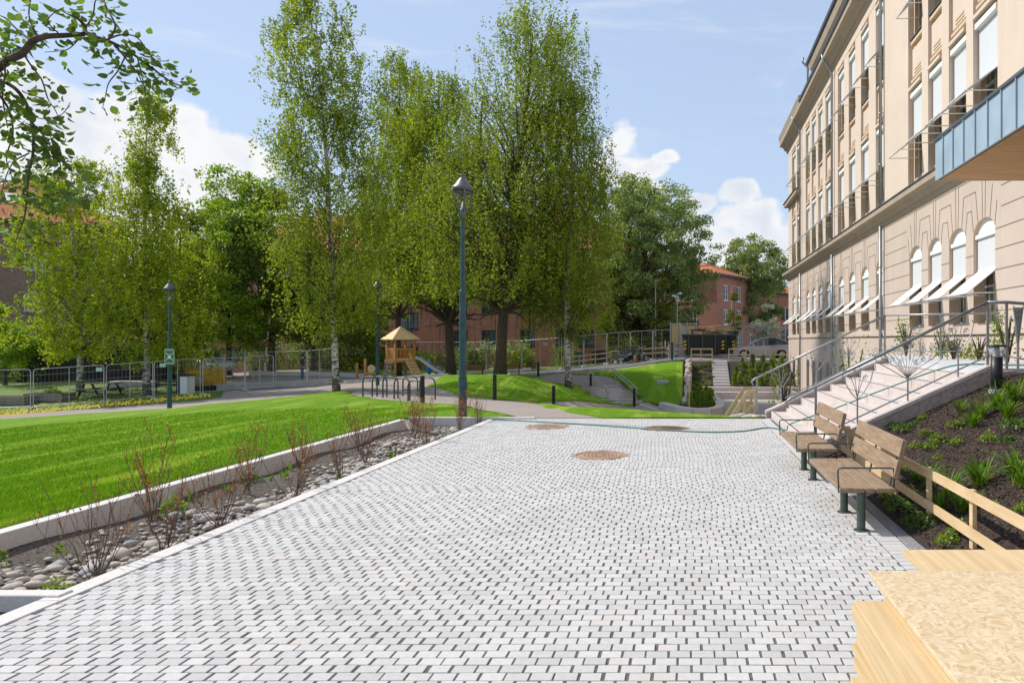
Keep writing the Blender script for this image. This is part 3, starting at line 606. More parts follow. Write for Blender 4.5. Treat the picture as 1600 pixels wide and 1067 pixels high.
def clump_leafy(name, n, r, h, size, material):
    th = nr.random(n) * 6.283; rr = r * np.sqrt(nr.random(n)); z = h * (1 - (rr / r) ** 2) * nr.uniform(.3, 1.05, n) + .01
    return npmesh(name, leafcloud(np.c_[rr * np.cos(th), rr * np.sin(th), z], size, .62, 1.4), quads(n), material)
def relocate(o, loc, sc=1.0, rz=None, label=None, group=None, cat=None, parent=None):
    c = o.copy(); COL.objects.link(c); c.location = loc; c.scale = (sc,) * 3; c.rotation_euler = (0, 0, rnd.uniform(0, 6.28) if rz is None else rz)
    tag(c, label, cat, group); return c
def drop(o): bpy.data.objects.remove(o)
lily = [clump_blades('daylily_clump', 46, .40, .010, m['lf_lily'], i) for i in range(3)]
lady = [clump_leafy('leafy_plant', 150, .15, .11, .022, m['lf_lime']), clump_leafy('leafy_plant', 170, .17, .09, .02, m['lf_grn']), clump_leafy('leafy_plant', 120, .13, .16, .02, m['lf_mid'])]
sprout = [clump_blades('green_sprout', 9, .17, .012, m['lf_lily'], 9, .5), clump_leafy('green_sprout', 30, .05, .14, .02, m['lf_lime'])]
for x, y, kk in ((-6.2, 6.4, 1), (-5.95, 6.1, 0), (-5.8, 6.55, 1), (-6.25, 8.9, 0), (-6.1, 9.4, 0), (-6.2, 9.9, 1), (-5.9, 10.4, 0), (-5.8, 9.9, 1), (-4.8, 9.9, 0), (-4.85, 10.6, 1), (-4.75, 11.2, 0), (-6.1, 10.9, 0), (-4.8, 14.0, 1), (-5.0, 12.0, 0)):
    relocate(sprout[kk], (x, y, -.17), rnd.uniform(.8, 1.3), label='small fresh green sprout coming up through the soil of the bed', group='green sprouts in the planting bed', cat='plant')
for x, y, kk in ((-4.95, 5.55, 2), (-5.9, 8.1, 1), (-6.1, 8.4, 2), (-4.8, 12.4, 1), (-4.75, 13.0, 1), (-4.85, 15.0, 0), (-6.2, 10.1, 1)):
    relocate(lady[kk], (x, y, -.16), rnd.uniform(.8, 1.2), label='low green cushion plant spreading over the planting bed', group='low cushion plants in the planting bed', cat='plant')

# ------------------------------------------------------------ right bank with bark mulch
def bankz(X, Y):
    X = np.asarray(X, float); Y = np.asarray(Y, float)
    return np.clip(.02 + .445 * (X - 2.2), 0, 1.32) + .025 * np.sin(X * 5.3 + Y) * np.cos(Y * 4.1)
sheet('mulch_bed', [(2.14, .5), (9, .5), (9, 11.06), (2.14, 11.06)], .14, m['soil'], 0, bankz)
n = 26000; X = 2.2 + 3.6 * nr.random(n); Y = 4.0 + 7.0 * nr.random(n); P = np.c_[X, Y, bankz(X, Y) + .006]
tag(npmesh('bark_mulch', leafcloud(P, .021, .34, 2.2), quads(n), m['chip']), 'dark brown bark mulch covering the bank beside the steps', 'mulch', kind='stuff')
def BK(px, py):
    D = np.arange(3, 13, .01); X = (px - VX) * D / F; Z = HC - (py - VY) * D / F; k = np.nonzero(Z <= bankz(X, D))[0][0]; return Vector((X[k], D[k], float(bankz(X[k], D[k]))))
LL = ['directly below the black bollard light', 'right of the black bollard light', 'just below and left of the bollard light', 'left of the bollard light, small and upright', 'largest one at the right edge of the bank', 'in the middle of the bank above the top fence rail', 'behind the second fence post from the stack', 'seen between the two fence rails', 'behind the third fence post from the stack', 'below the bollard light, short', 'at the right edge below the landing', 'small one between the rails near the third post', 'small one behind the nearer bench']
for px, py, s_ in ((1560, 640, 1.15), (1585, 628, 1.1), (1530, 655, 1.0), (1500, 645, .7), (1598, 760, 1.25), (1530, 760, 1.0), (1482, 775, 1.0), (1505, 800, .8), (1452, 760, .8), (1520, 668, .8), (1575, 655, 1.0), (1468, 800, .8), (1430, 752, .7)):
    relocate(rnd.choice(lily), BK(px, py), s_, label='arching bright green daylily clump ' + LL.pop(0), group='daylily clumps on the mulch bank', cat='plant')
for px, py, kk, s_ in ((1468, 690, 0, 1), (1448, 680, 0, .8), (1415, 672, 1, 1.2), (1400, 668, 1, 1), (1430, 665, 1, .8), (1492, 668, 0, .9), (1510, 662, 0, .7), (1495, 695, 2, .8), (1442, 655, 2, .7), (1545, 690, 2, .9), (1590, 668, 1, 1.3), (1575, 690, 1, .9), (1482, 850, 2, .9), (1440, 820, 1, 1.2), (1415, 800, 1, 1.1), (1500, 832, 2, .8), (1425, 772, 2, .7),
    (1465, 718, 2, .55), (1405, 790, 1, 1.0), (1385, 778, 2, .7), (1575, 640, 1, .8), (1530, 735, 1, 1.0), (1582, 742, 1, 1), (1555, 795, 2, .5), (1430, 700, 2, .7), (1597, 800, 2, .7), (1590, 715, 2, .4), (1450, 735, 1, .9), (1455, 700, 0, .9), (1395, 755, 1, .9), (1420, 735, 2, .8)):
    relocate(lady[kk], BK(px, py), s_ * 1.0, label='low leafy green plant set in the dark bark mulch of the bank', group='low leafy plants on the mulch bank', cat='plant')

# ------------------------------------------------------------ pink granite steps
SX0, TR, RI, NS = 2.06, .35, .163, 8
Y0s, Y1s = 11.3, 16.8
k = MB(); strips = []
for i in range(NS):
    x0 = SX0 + i * TR; z1 = (i + 1) * RI; x1 = x0 + TR if i < NS - 1 else x0 + .35
    y = Y0s
    while y < Y1s - .01:
        k.box((x0 + (TR + .02) / 2, y + .55, z1 - .1), (TR + .02, 1.094, .2 - .001 * i), bev=.005); y += 1.1
    kd = MB(); kd.box((x0 + .045, (Y0s + Y1s) / 2, z1 + .001), (.03, Y1s - Y0s - .3, .006)); strips.append(kd)
g = thing('granite_steps', 'wide pink granite steps rising to the entrance landing', 'steps')
k.build('step_blocks', m['pink'], g); [kd.build('contrast_strip', m['strip'], g) for kd in strips]
ZL = NS * RI + .1
for yc in (Y0s - .12, Y1s + .12):
    k = MB(); xs = SX0 - .1; xe = SX0 + NS * TR
    k.prism([(xs, -1.8), (xs, .1), (xe, ZL + .02), (xe, -1.8)], 'y', yc - .11, yc + .11, 0)
    k.prism([(xs - .02, .1), (xs - .02, .16), (xe, ZL + .08), (xe, ZL + .02)], 'y', yc - .125, yc + .125, 1)
    k.build('cheek_wall', [m['pink_rough'], m['pink']], g)
XC = SX0 + NS * TR
k = MB(); k.box(((XC + 7) / 2, 14.05, .0), (7 - XC, 5.5, 2.8)); k.box(((XC + .35 + 9) / 2, 9.4, ZL / 2 - .05), (9 - XC - .35, 3.56, ZL - .12))
k.box((XC + .18, 11.18, ZL / 2 - .2), (.36, .22, ZL - .08 + .4), mi=1)
g2 = k.build('landing', [m['slab'], m['pink_rough']]); struct(g2)

# ------------------------------------------------------------ handrails with scroll ornaments
def scroll(cx, cz, r0, turns, a0, d=1, n=26):
    return [(cx + r0 * (1 - .8 * i / n) * math.cos(a0 + d * turns * 6.283 * i / n), cz + r0 * (1 - .8 * i / n) * math.sin(a0 + d * turns * 6.283 * i / n)) for i in range(n + 1)]
def orn(k, x, z, h, wd, y, rich=False, n=5):
    """tree of scrolls standing at x on height z, h tall in the plane y"""
    def T(pts, r=.006): k.tube([(x + p[0], y, z + p[1]) for p in pts], r, 5)
    T([(0, 0), (0, h * .45)], .014)
    b = h * .42
    for s_ in (-1, 1):
        T([(0, b), (s_ * wd * .2, b + h * .12), (s_ * wd * .42, b + h * .32), (s_ * wd * .5, b + h * .5), (s_ * wd * .44, h * .99)], .008)
        T([(0, b + .02), (s_ * wd * .08, b + h * .2), (s_ * wd * .2, b + h * .38), (s_ * wd * .3, b + h * .43)], .006)
        T([(s_ * p[0], p[1]) for p in scroll(wd * .24, b + h * .38, wd * .09, 1.2, 0)], .005)
        T([(0, b + .03), (s_ * wd * .05, b + h * .25), (s_ * wd * .12, b + h * .5)], .006)
        T([(s_ * p[0], p[1]) for p in scroll(wd * .09, b + h * .5, wd * .055, 1.3, 0)], .005)
def bigorn(k, x, z, h, wd, y):
    def T(pts, r=.006): k.tube([(x + p[0], y, z + p[1]) for p in pts], r, 5)
    T([(0, 0), (0, h * .36)], .015); b = h * .34
    for s_ in (-1, 1):
        T([(0, b), (s_ * wd * .22, b + h * .15), (s_ * wd * .42, b + h * .28), (s_ * wd * .5, b + h * .42), (s_ * wd * .47, b + h * .46)], .007)
        for u, v_, r in ((.44, .44, .06), (.33, .36, .045), (.34, .52, .05), (.22, .48, .055), (.22, .33, .04), (.11, .44, .05), (.11, .28, .035), (.05, .54, .045)):
            T([(s_ * p[0], p[1]) for p in scroll(u * wd, b + h * v_, r * wd, 1.6, 1.2)], .005)
            T([(0, b + .02), (s_ * wd * u * .35, b + h * v_ * .45), (s_ * wd * (u - r * .4), b + h * v_ - r * wd * .6)], .005)
        T([(0, b + h * .5), (s_ * wd * .09, b + h * .56), (s_ * wd * .07, b + h * .64), (0, b + h * .56)], .006)
        T([(s_ * p[0], p[1]) for p in scroll(.05 * wd, b + h * .6, .05 * wd, 1.6, 1.57)], .005)
slope = RI / TR
def rz_(x): return max(0, (x - SX0 + .1)) * slope + .16
def handrail(name, yc, label, near):
    t = thing(name, label, 'handrail'); k = MB(); xe = XC - .05; zt = ZL + 1.05
    k.tube([(SX0 - .42, yc, .78), (SX0 - .46, yc, .86), (SX0 - .38, yc, .93), (SX0 - .1, yc, .16 + .9)], .024, 8)
    k.tube([(SX0 - .1, yc, 1.06), (xe, yc, zt)], .027, 10)
    if near: k.tube([(xe, yc, zt), (xe + .32, yc, zt), (xe + 1.1, yc, zt - .06), (7, yc, zt - .14)], .027, 10)
    else: k.tube([(xe, yc, zt), (6.95, yc - 1.4, zt)], .022, 8)
    k.build('top_rail', m['rail'], t, True)
    k = MB(); k.tube([(SX0 + .35, yc, rz_(SX0 + .35) + .1), (xe, yc, ZL + .2)], .014, 6)
    if near: k.tube([(xe, yc, ZL + .2), (xe + .3, yc, ZL + .2), (xe + .9, yc - .6, ZL + .05)], .014, 6)
    else: k.tube([(xe, yc, ZL + .2), (6.95, yc - 1.4, ZL + .2)], .01, 6)
    k.build('lower_rail', m['rail'], t)
    for x in ((SX0 + .02, xe, xe + .3) if near else (SX0 + .02 - .35, xe, xe + 1.1)):
        k = MB(); zb = rz_(x) if x < xe else ZL; top = zt if x >= xe else 1.06 + (x - SX0 + .1) * (zt - 1.06) / (xe - SX0 + .1)
        yy = yc if near or x <= xe else yc - .65
        k.box((x, yy, (zb + top) / 2 - .02), (.035, .035, top - zb), bev=.004); k.build('post', m['rail'], t)
    if near:
        for x, big in ((SX0 + .68, 0), (SX0 + 1.48, 1), (SX0 + 2.28, 0)):
            k = MB(); (bigorn if big else orn)(k, x, rz_(x), .98 if big else .92, 1.15 if big else .5, yc); k.build('scroll_ornament', m['rail'], t)
        for x in (xe + .48, xe + .78):
            k = MB(); k.tube([(x, yc, ZL), (x, yc, ZL + .4)], .02, 6); k.prism([(x - .015, ZL + .38), (x + .015, ZL + .38), (x + .075, zt - .08), (x - .075, zt - .08)], 'y', yc - .012, yc + .012)
            for s_ in (-1, 1): k.tube([(x + s_ * .08, yc - .02, zt - .05), (x, yc - .02, ZL + .42)], .008, 5)
            for zc in (zt - .16, zt - .25): k.tube([(x + p[0], yc - .022, zc + p[1]) for p in scroll(0, 0, .035, 1.2, 0)], .005, 4)
            k.build('tapered_panel', m['rail'], t)
    else:
        for x in (SX0 + .25, SX0 + 1.1, SX0 + 1.9, xe + .5, xe + 1.2):
            yy = yc if x < xe else yc - (x - xe) * .66
            k = MB(); orn(k, x, rz_(x) if x < xe else ZL, .88, .5, yy); k.build('scroll_ornament', m['rail'], t)
        k = MB(); bigorn(k, SX0 + 1.5, rz_(SX0 + 1.5), .82, 1.1, yc); k.build('scroll_ornament', m['rail'], t)
handrail('handrail', Y0s - .12, 'grey steel handrail with scroll ornaments on the nearer side of the granite steps', True)
handrail('handrail', Y1s + .12, 'grey steel handrail with scrolls on the farther side of the granite steps', False)

# ------------------------------------------------------------ benches
def bench_mesh():
    t = thing('park_bench', 'x', 'bench', group='two wooden benches beside the fence')
    k = MB()
    for x0, x1 in ((0, .235), (.25, .335), (.35, .53)): k.box(((x0 + x1) / 2, .875, .40), (x1 - x0, 1.75, .045), bev=.006)
    k.build('seat', m['bench_wood'], t)
    rot = Matrix.Rotation(R(14), 3, 'Y')
    for z, x in ((.60, .56), (.80, .61)):
        k = MB(); k.box((x, .875, z), (.045, 1.75, .175), rot=rot, bev=.006); k.build('backrest', m['bench_wood'], t)
    for y in (.07, .80):
        k = MB(); k.tube([(.22, y, 0), (.22, y, .37)], .042, 14); k.lathe([(.075, 0), (.075, .008), (.05, .01)], 16, (.22, y, 0)); k.box((.28, y, .374), (.5, .06, .012)); k.build('leg', m['bench_metal'], t)
    for y in (.06, 1.0, 1.69) if False else (.05, 1.70):
        k = MB(); k.tube([(.0, y, .37), (-.012, y, .58), (.0, y, .605), (.03, y, .61), (.5, y, .61), (.53, y, .6), (.535, y, .57), (.535, y, .38)], .0095, 7); k.build('armrest', m['bench_metal'], t, True)
    for y in (.14, .88, 1.6):
        k = MB(); k.box((.565, y, .62), (.012, .035, .5), rot=rot); k.build('back_bracket', m['bench_metal'], t)
    return t
b1 = bench_mesh(); b1.location = (1.5, 6.8, 0); b1['label'] = 'weathered wooden park bench, the one nearer the camera'
copy_thing(b1, (1.49, 9.3, 0), 0, 'weathered wooden park bench farther off, next to the granite steps')

# ------------------------------------------------------------ raw pine rail fence beside the benches
t = thing('timber_rail_fence', 'raw pine rail fence between the paving and the mulch bank', 'fence')
for y in (4.75, 5.9, 6.95, 8.0, 9.15, 10.3):
    x = 2.42 - (y - 4.75) * .004; k = MB(); k.box((x, y, .29), (.036, .068, .62)); k.build('post', m['pine'], t)
for z in (.56, .25):
    k = MB(); k.beam((2.385, 2.8, z + .01), (2.37, 6.9, z), .026, .085); k.beam((2.37, 6.903, z - .004), (2.36, 10.6, z - .01), .026, .085); k.build('rail', m['pine'], t)

# ------------------------------------------------------------ board stack in the foreground
def osbmat():
    M = bpy.data.materials.new('strand_board'); M.use_nodes = True; t = NT(M.node_tree); t.n.clear()
    pos = t.node('ShaderNodeTexCoord').outputs['Object']; pos = t.v('ADD', pos, t.v('MULTIPLY', t.noise(pos, 5, 2, out='Color'), (.14, .14, 0)))
    cs = []
    for i, sc in enumerate(((16, 95, 1), (90, 24, 1), (44, 80, 1))):
        v = t.node('ShaderNodeTexVoronoi', feature='F1'); t.put(v.inputs['Vector'], t.v('MULTIPLY', t.v('ADD', pos, (i * 3.1, i, 0)), sc)); v.inputs['Scale'].default_value = 1.0; cs.append(v.outputs['Color'])
    a = t.node_out3(cs[0])[0]; b = t.node_out3(cs[1])[1]; c = t.node_out3(cs[2])[2]
    f = t.mix(t.smooth(a, .3, .7), b, c)
    col = t.ramp(f, [(0.0, (.50, .35, .19)), (.25, (.58, .44, .26)), (.55, (.64, .50, .31)), (.85, (.67, .55, .37)), (1, (.56, .44, .29))])
    p = t.node('ShaderNodeBsdfPrincipled'); t.put(p.inputs['Base Color'], col); p.inputs['Roughness'].default_value = .6
    bu = t.node('ShaderNodeBump'); bu.inputs['Distance'].default_value = .002; t.put(bu.inputs['Height'], f); t.put(p.inputs['Normal'], bu.outputs[0])
    o = t.node('ShaderNodeOutputMaterial'); t.l.new(p.outputs[0], o.inputs[0]); return M
m['osb'] = osbmat()
k = MB(); k.box((.8 + .62, 1.85, .841), (1.245, 2.42, .018), bev=.002); tag(k.build('strand_board', m['osb']), 'pale strand board lying on top of the sheet stack in the foreground', 'board')
k = MB(); k.box((.8 + 1.255 + .62, 1.83, .8405), (1.245, 2.42, .017), bev=.002); tag(k.build('strand_board', m['osb']), 'strand board at the right edge, behind a narrow gap from the other board', 'board')
ORD = ['x', 'first', 'second', 'third', 'fourth', 'fifth', 'sixth', 'seventh', 'eighth', 'ninth', 'tenth', 'eleventh', 'twelfth', 'thirteenth', 'fourteenth', 'fifteenth', 'sixteenth', 'seventeenth', 'eighteenth', 'nineteenth']; SHEETS = []; z = .8305; i = 0
while z > .06:
    th = rnd.choice([.019, .021, .027]); off_ = rnd.uniform(-.015, .015) + (.10 if i < 2 else 0); x0 = .70 + off_ if i else 1.06; y1 = 2.88 + rnd.uniform(-.05, .05) if i else 3.44
    k = MB(); k.box((x0 + 1.0, y1 - 1.2, z - th / 2), (2.0, 2.4, th - .0015), bev=.0015, rz=rnd.uniform(-.006, .006))
    o = k.build('pine_sheet', m['pine_x'])
    tag(o, 'pale pine sheet sticking out behind the strand board' if i == 0 else ('pale pine sheet, %s from the top of the stack under the strand board' % ORD[i]) if i < 20 else 'pale pine sheet, %s from the bottom of the foreground stack' % 'one', 'board', 'pine sheets in the foreground stack'); z -= th; i += 1; SHEETS.append(o)
for j_, o in enumerate(SHEETS[1:], 1):
    nb_ = len(SHEETS) - j_; o['label'] = ('pale pine sheet, %s from the top of the stack under the strand board' % ORD[j_]) if j_ < 20 else ('pale pine sheet, %s from the bottom of the foreground stack' % ORD[min(19, nb_)])
for y in (1.1, 2.5):
    k = MB(); k.box((1.7, y, z / 2 + .0), (1.9, .09, z - .002)); tag(k.build('timber_bearer', m['pine']), 'square timber carrying the sheet stack off the ground', 'timber', 'timbers under the sheet stack')

# green hose
k = MB(); hp = []
for px, py in ((768, 655.5), (800, 656.5), (860, 660), (920, 663.5), (985, 668), (1050, 672.5), (1110, 675), (1160, 673.5), (1200, 668)):
    D = F * (HC - .015) / (py - VY); hp.append(Vector(((px - VX) * D / F, D, .015)))
hp += [Vector((2.05, 14.2, .05)), Vector((2.12, 14.0, .2)), Vector((2.9, 13.6, .54)), Vector((3.7, 13.2, .92)), Vector((4.5, 12.7, 1.3)), Vector((4.95, 12.5, ZL + .02)), Vector((5.6, 12.2, ZL + .02)), Vector((6.6, 12.0, ZL + .02))]
def cr(pts, n=8):
    out = []
    for i in range(len(pts) - 1):
        p0 = pts[max(i - 1, 0)]; p1 = pts[i]; p2 = pts[i + 1]; p3 = pts[min(i + 2, len(pts) - 1)]
        for j in range(n):
            t_ = j / n; out.append(.5 * ((2 * p1) + (p2 - p0) * t_ + (2 * p0 - 5 * p1 + 4 * p2 - p3) * t_ ** 2 + (3 * p1 - p0 - 3 * p2 + p3) * t_ ** 3))
    return out + [pts[-1]]
k.tube(cr(hp), .013, 6); tag(k.build('garden_hose', m['hose'], smooth=True), 'thin green hose lying across the paving and up the granite steps', 'hose')

# bollard light on the mulch bank
t = thing('bollard_light', 'black bollard light with a clear glass collar on the mulch bank', 'bollard light', (4.63, 10.45, 1.1))
k = MB(); k.lathe([(.085, 0), (.085, .50)], 20); k.build('body', m['black'], t, True)
k = MB(); k.lathe([(.145, .655), (.15, .67), (.145, .682), (.02, .69)], 24); k.build('cap', m['black'], t)
gm = bpy.data.materials.new('clear_glass'); gm.use_nodes = True; gb = gm.node_tree.nodes['Principled BSDF']; gb.inputs['Transmission Weight'].default_value = .85; gb.inputs['Roughness'].default_value = .15; gb.inputs['Base Color'].default_value = (.85, .87, .87, 1); m['clear'] = gm
k = MB(); k.lathe([(.083, .502), (.10, .56), (.135, .655)], 24); k.build('glass_collar', gm, t, True)
k = MB(); k.lathe([(.05, .50), (.035, .56), (.02, .64)], 12); k.build('reflector', m['white'], t, True)
k = MB(); k.lathe([(.12, -.04), (.12, .02), (.09, .03)], 16)
for a in range(3): k.tube([(.1 * math.cos(a * 2.1), .1 * math.sin(a * 2.1), 0), (.1 * math.cos(a * 2.1), .1 * math.sin(a * 2.1), .07)], .01, 6)
k.build('base_plate', m['galv'], t)

# ------------------------------------------------------------ walls with openings
def wallgrid(k, o, u, nrm, L, z0, z1, ops, depth=.3, mi=0, mj=0):
    """wall face along u from o, with reveals going inwards; ops = (s0, s1, za, zb)"""
    o = Vector(o); u = Vector(u); nrm = Vector(nrm)
    P = lambda s, z, d=0: o + u * s + Vector((0, 0, z)) - nrm * d
    ss = sorted({0, L, *[a for q in ops for a in q[:2]]}); zs = sorted({z0, z1, *[a for q in ops for a in q[2:4]]})
    ss = [s for s in ss if 0 <= s <= L]; zs = [z for z in zs if z0 <= z <= z1]
    for i in range(len(ss) - 1):
        for j in range(len(zs) - 1):
            cs = (ss[i] + ss[i + 1]) / 2; cz = (zs[j] + zs[j + 1]) / 2
            if any(a < cs < b and c < cz < d for a, b, c, d in ops): continue
            k.add([P(ss[i], zs[j]), P(ss[i + 1], zs[j]), P(ss[i + 1], zs[j + 1]), P(ss[i], zs[j + 1])], [(0, 1, 2, 3)], mi)
    for a, b, c, d in ops:
        for q in (((a, c), (a, d)), ((b, c), (b, d)), ((a, c), (b, c)), ((a, d), (b, d))):
            (s0, za), (s1, zb) = q; k.add([P(s0, za), P(s1, zb), P(s1, zb, depth), P(s0, za, depth)], [(0, 1, 2, 3)], mj)

# ------------------------------------------------------------ the long peach building
FX = 7.0; YF = 47.5; YN = -4.0
def Ypx(px): return F * FX / (px - VX)
BB = thing('stucco_building', 'long peach and beige stucco building with white awnings and arched ground floor windows', 'building', (FX, YF, 0))
def s_(Y): return YF - Y
cols = [(1238, 1243), (1245.5, 1250), (1259.5, 1265), (1268.5, 1274.5), (1278.5, 1285), (1290, 1297), (1310, 1318.5), (1326.4, 1336), (1345.5, 1357), (1368.5, 1379), (1421, 1440), (1450.5, 1471), (1483, 1509), (1521, 1555)]
C_ = [(s_(Ypx(a)), s_(Ypx(b))) for a, b in cols]
LT = s_(YN)
extra = [(s_(y + 1.25), s_(y)) for y in (11.2, 9.3, 7.4, 5.5)]; 
U = (0, -1, 0); NV = (-1, 0, 0)
zc1, zc1t, zc2, ztop = 6.10, 6.50, 14.75, 15.15
ZS0, ZSP, ZA = 2.26, 4.36, 4.72
up1 = (6.86, 9.5); up2 = (11.2, 13.85)
k = MB()
bas = [(a + .12, b - .12, -1.2, .75) for a, b in C_[:10]]
wallgrid(k, (0, 0, 0), U, NV, LT, -2.2, 2.0, bas, .35)
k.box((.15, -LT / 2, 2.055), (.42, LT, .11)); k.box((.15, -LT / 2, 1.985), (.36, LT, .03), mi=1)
wallgrid(k, (0, 0, 0), U, NV, LT, 2.111, zc1, [(a, b, ZS0, ZA) for a, b in C_], .32, 0, 2)
for a, b in C_:                    # arch spandrels
    n = 10; mid = (a + b) / 2; hw = (b - a) / 2
    for sg in (-1, 1):
        arc = [(mid + sg * hw * math.sin(t_ * math.pi / 2 / n), ZSP + (ZA - ZSP) * math.cos(t_ * math.pi / 2 / n)) for t_ in range(n + 1)]
        k.prism([(-p[0], p[1]) for p in arc] + [(-(mid + sg * hw), ZA), ], 'x', 0.001, .318, 0) if False else None
        vs = [(0.0, -p[0], p[1]) for p in arc] + [(0.0, -(mid + sg * hw), ZA)]; k.add(vs, [tuple(range(len(vs)))], 0)
        vs = []
        for p in arc: vs += [(0, -p[0], p[1]), (.32, -p[0], p[1])]
        k.add(vs, [(2 * i, 2 * i + 1, 2 * i + 3, 2 * i + 2) for i in range(n)], 2)
k.build('ground_storey_wall', [m['wall_lower'], m['shadow_line'], m['wall_trim']], BB)
# rusticated ground floor: dark strips laid on the wall, coloured as the grooves' shadow
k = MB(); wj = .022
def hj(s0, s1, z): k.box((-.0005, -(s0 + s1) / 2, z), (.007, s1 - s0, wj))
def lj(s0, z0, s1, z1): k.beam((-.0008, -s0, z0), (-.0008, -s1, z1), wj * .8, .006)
groups = [C_[0:2], C_[2:6], C_[6:10], C_[10:14]]
pipes_px = [1253, 1303.7, 1381]
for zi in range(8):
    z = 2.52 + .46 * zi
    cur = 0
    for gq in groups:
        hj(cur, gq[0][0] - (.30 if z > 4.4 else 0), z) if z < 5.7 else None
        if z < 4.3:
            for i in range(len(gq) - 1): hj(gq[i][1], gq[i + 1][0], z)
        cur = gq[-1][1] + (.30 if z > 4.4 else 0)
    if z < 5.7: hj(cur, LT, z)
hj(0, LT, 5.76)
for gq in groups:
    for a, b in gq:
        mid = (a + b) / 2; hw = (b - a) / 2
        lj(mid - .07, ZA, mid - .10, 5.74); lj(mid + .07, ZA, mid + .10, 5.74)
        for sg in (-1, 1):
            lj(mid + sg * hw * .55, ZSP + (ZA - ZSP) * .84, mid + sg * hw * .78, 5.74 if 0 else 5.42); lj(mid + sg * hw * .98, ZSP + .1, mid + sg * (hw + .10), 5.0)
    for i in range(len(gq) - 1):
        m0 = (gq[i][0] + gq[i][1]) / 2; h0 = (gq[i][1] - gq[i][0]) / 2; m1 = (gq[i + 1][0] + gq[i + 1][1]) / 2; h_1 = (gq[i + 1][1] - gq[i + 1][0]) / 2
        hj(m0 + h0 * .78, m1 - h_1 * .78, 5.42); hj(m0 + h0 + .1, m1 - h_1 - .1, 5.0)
k.build('joint_shadow_lines', m['shadow_line'], BB)
# main cornice between storeys and the upper wall
k = MB(); Lc = LT + .4
prof = [(0.2, 5.86), (-.06, 5.86), (-.06, 5.98), (-.16, 6.02), (-.22, 6.14), (-.38, 6.20), (-.40, 6.36), (0.2, 6.40)]
k.prism(prof, 'y', .38, -LT, 0); k.prism([(-.43, 6.364), (-.43, 6.40), (.1, 6.46), (.1, 6.41)], 'y', .42, -LT, 1)
k.build('string_cornice', [m['cornice'], m['zinc_dark']], BB)
k = MB(); o2 = (.04, 0, 0)
ops = [(a + .02, b - .02, z0, z1) for a, b in C_ for z0, z1 in (up1, up2)]
wallgrid(k, (.16, 0, 0), U, NV, LT, 6.41, zc2, ops, .2, 1, 1)
# raised piers and panels in front of the recessed bays
edges = [0]
for gq in groups: edges += [gq[0][0] - .12] + [x for i in range(len(gq) - 1) for x in (gq[i][1] + .02, gq[i + 1][0] - .02)] + [gq[-1][1] + .12]
edges += [LT]
for i in range(0, len(edges) - 1, 2):
    a, b = edges[i], edges[i + 1]; k.box((.08, -(a + b) / 2, (6.42 + 14.2) / 2), (.16, b - a, 14.2 - 6.42), mi=0)
k.box((.075, -LT / 2, 14.5), (.17, LT, .62), mi=0)
for a, b in C_:
    k.box((.115, -(a + b) / 2, 10.42), (.09, (b - a) * .86, .86), mi=0)
    k.box((.09, -(a + b) / 2, 9.86), (.12, (b - a) * .9, .09), mi=1); k.box((.09, -(a + b) / 2, 11.04), (.13, (b - a) * .94, .10), mi=1); k.box((.08, -(a + b) / 2, 11.16), (.16, (b - a) * .98, .035), mi=2)
    for dz in (.0, .1): k.box((.064, -(a + b) / 2, 10.08 + dz), (.02, (b - a) * .5, .045), mi=1)
    for Z in (9.62, 13.97): k.box((.05, -(a + b) / 2, Z), (.2, (b - a) * .96, .09), mi=0)
k.build('upper_wall', [m['wall_upper'], m['wall_trim'], m['zinc_dark']], BB)
k = MB(); yp = -s_(39.6)
prof = [(.2, 14.55), (-.05, 14.55), (-.08, 14.72), (-.2, 14.76), (-.3, 14.95), (-.52, 15.02), (-.55, 15.22), (.2, 15.28)]
k.prism(prof, 'y', .55, -LT, 0); k.prism([(-.60, 15.22), (-.64, 15.32), (-.60, 15.38), (.5, 15.45), (.5, 15.24)], 'y', .0 + yp, -LT, 1)
k.prism([(.3, 15.3), (-.5, 15.3), (-.62, 15.62), (.4, 15.9)], 'y', .6, yp + .01, 0)
k.box((-.12, -2.4, 10.9), (.36, 5.2, .22), mi=0); k.box((-.15, -2.4, 11.03), (.42, 5.3, .05), mi=1)
k.prism([(.3, 15.3), (.3, 17.3), (14, 17.3), (14, 15.3)], 'y', yp, -LT, 2)
k.prism([(.35, 17.301), (-.10, 17.50), (-.14, 17.62), (-.05, 17.72), (4, 19), (4, 17.31)], 'y', yp + .5, -LT, 1)
k.prism([(.3, 17.0), (.08, 17.1), (-.02, 17.38), (.3, 17.30)], 'y', yp + .2, -LT, 0)
k.build('eaves_cornice', [m['cornice'], m['zinc_dark'], m['wall_upper']], BB)
k = MB(); k.box((7.5, -LT / 2, 6.4), (13.6, LT - .02, 17.6)); k.build('inner_volume', m['wall_lower'], BB)
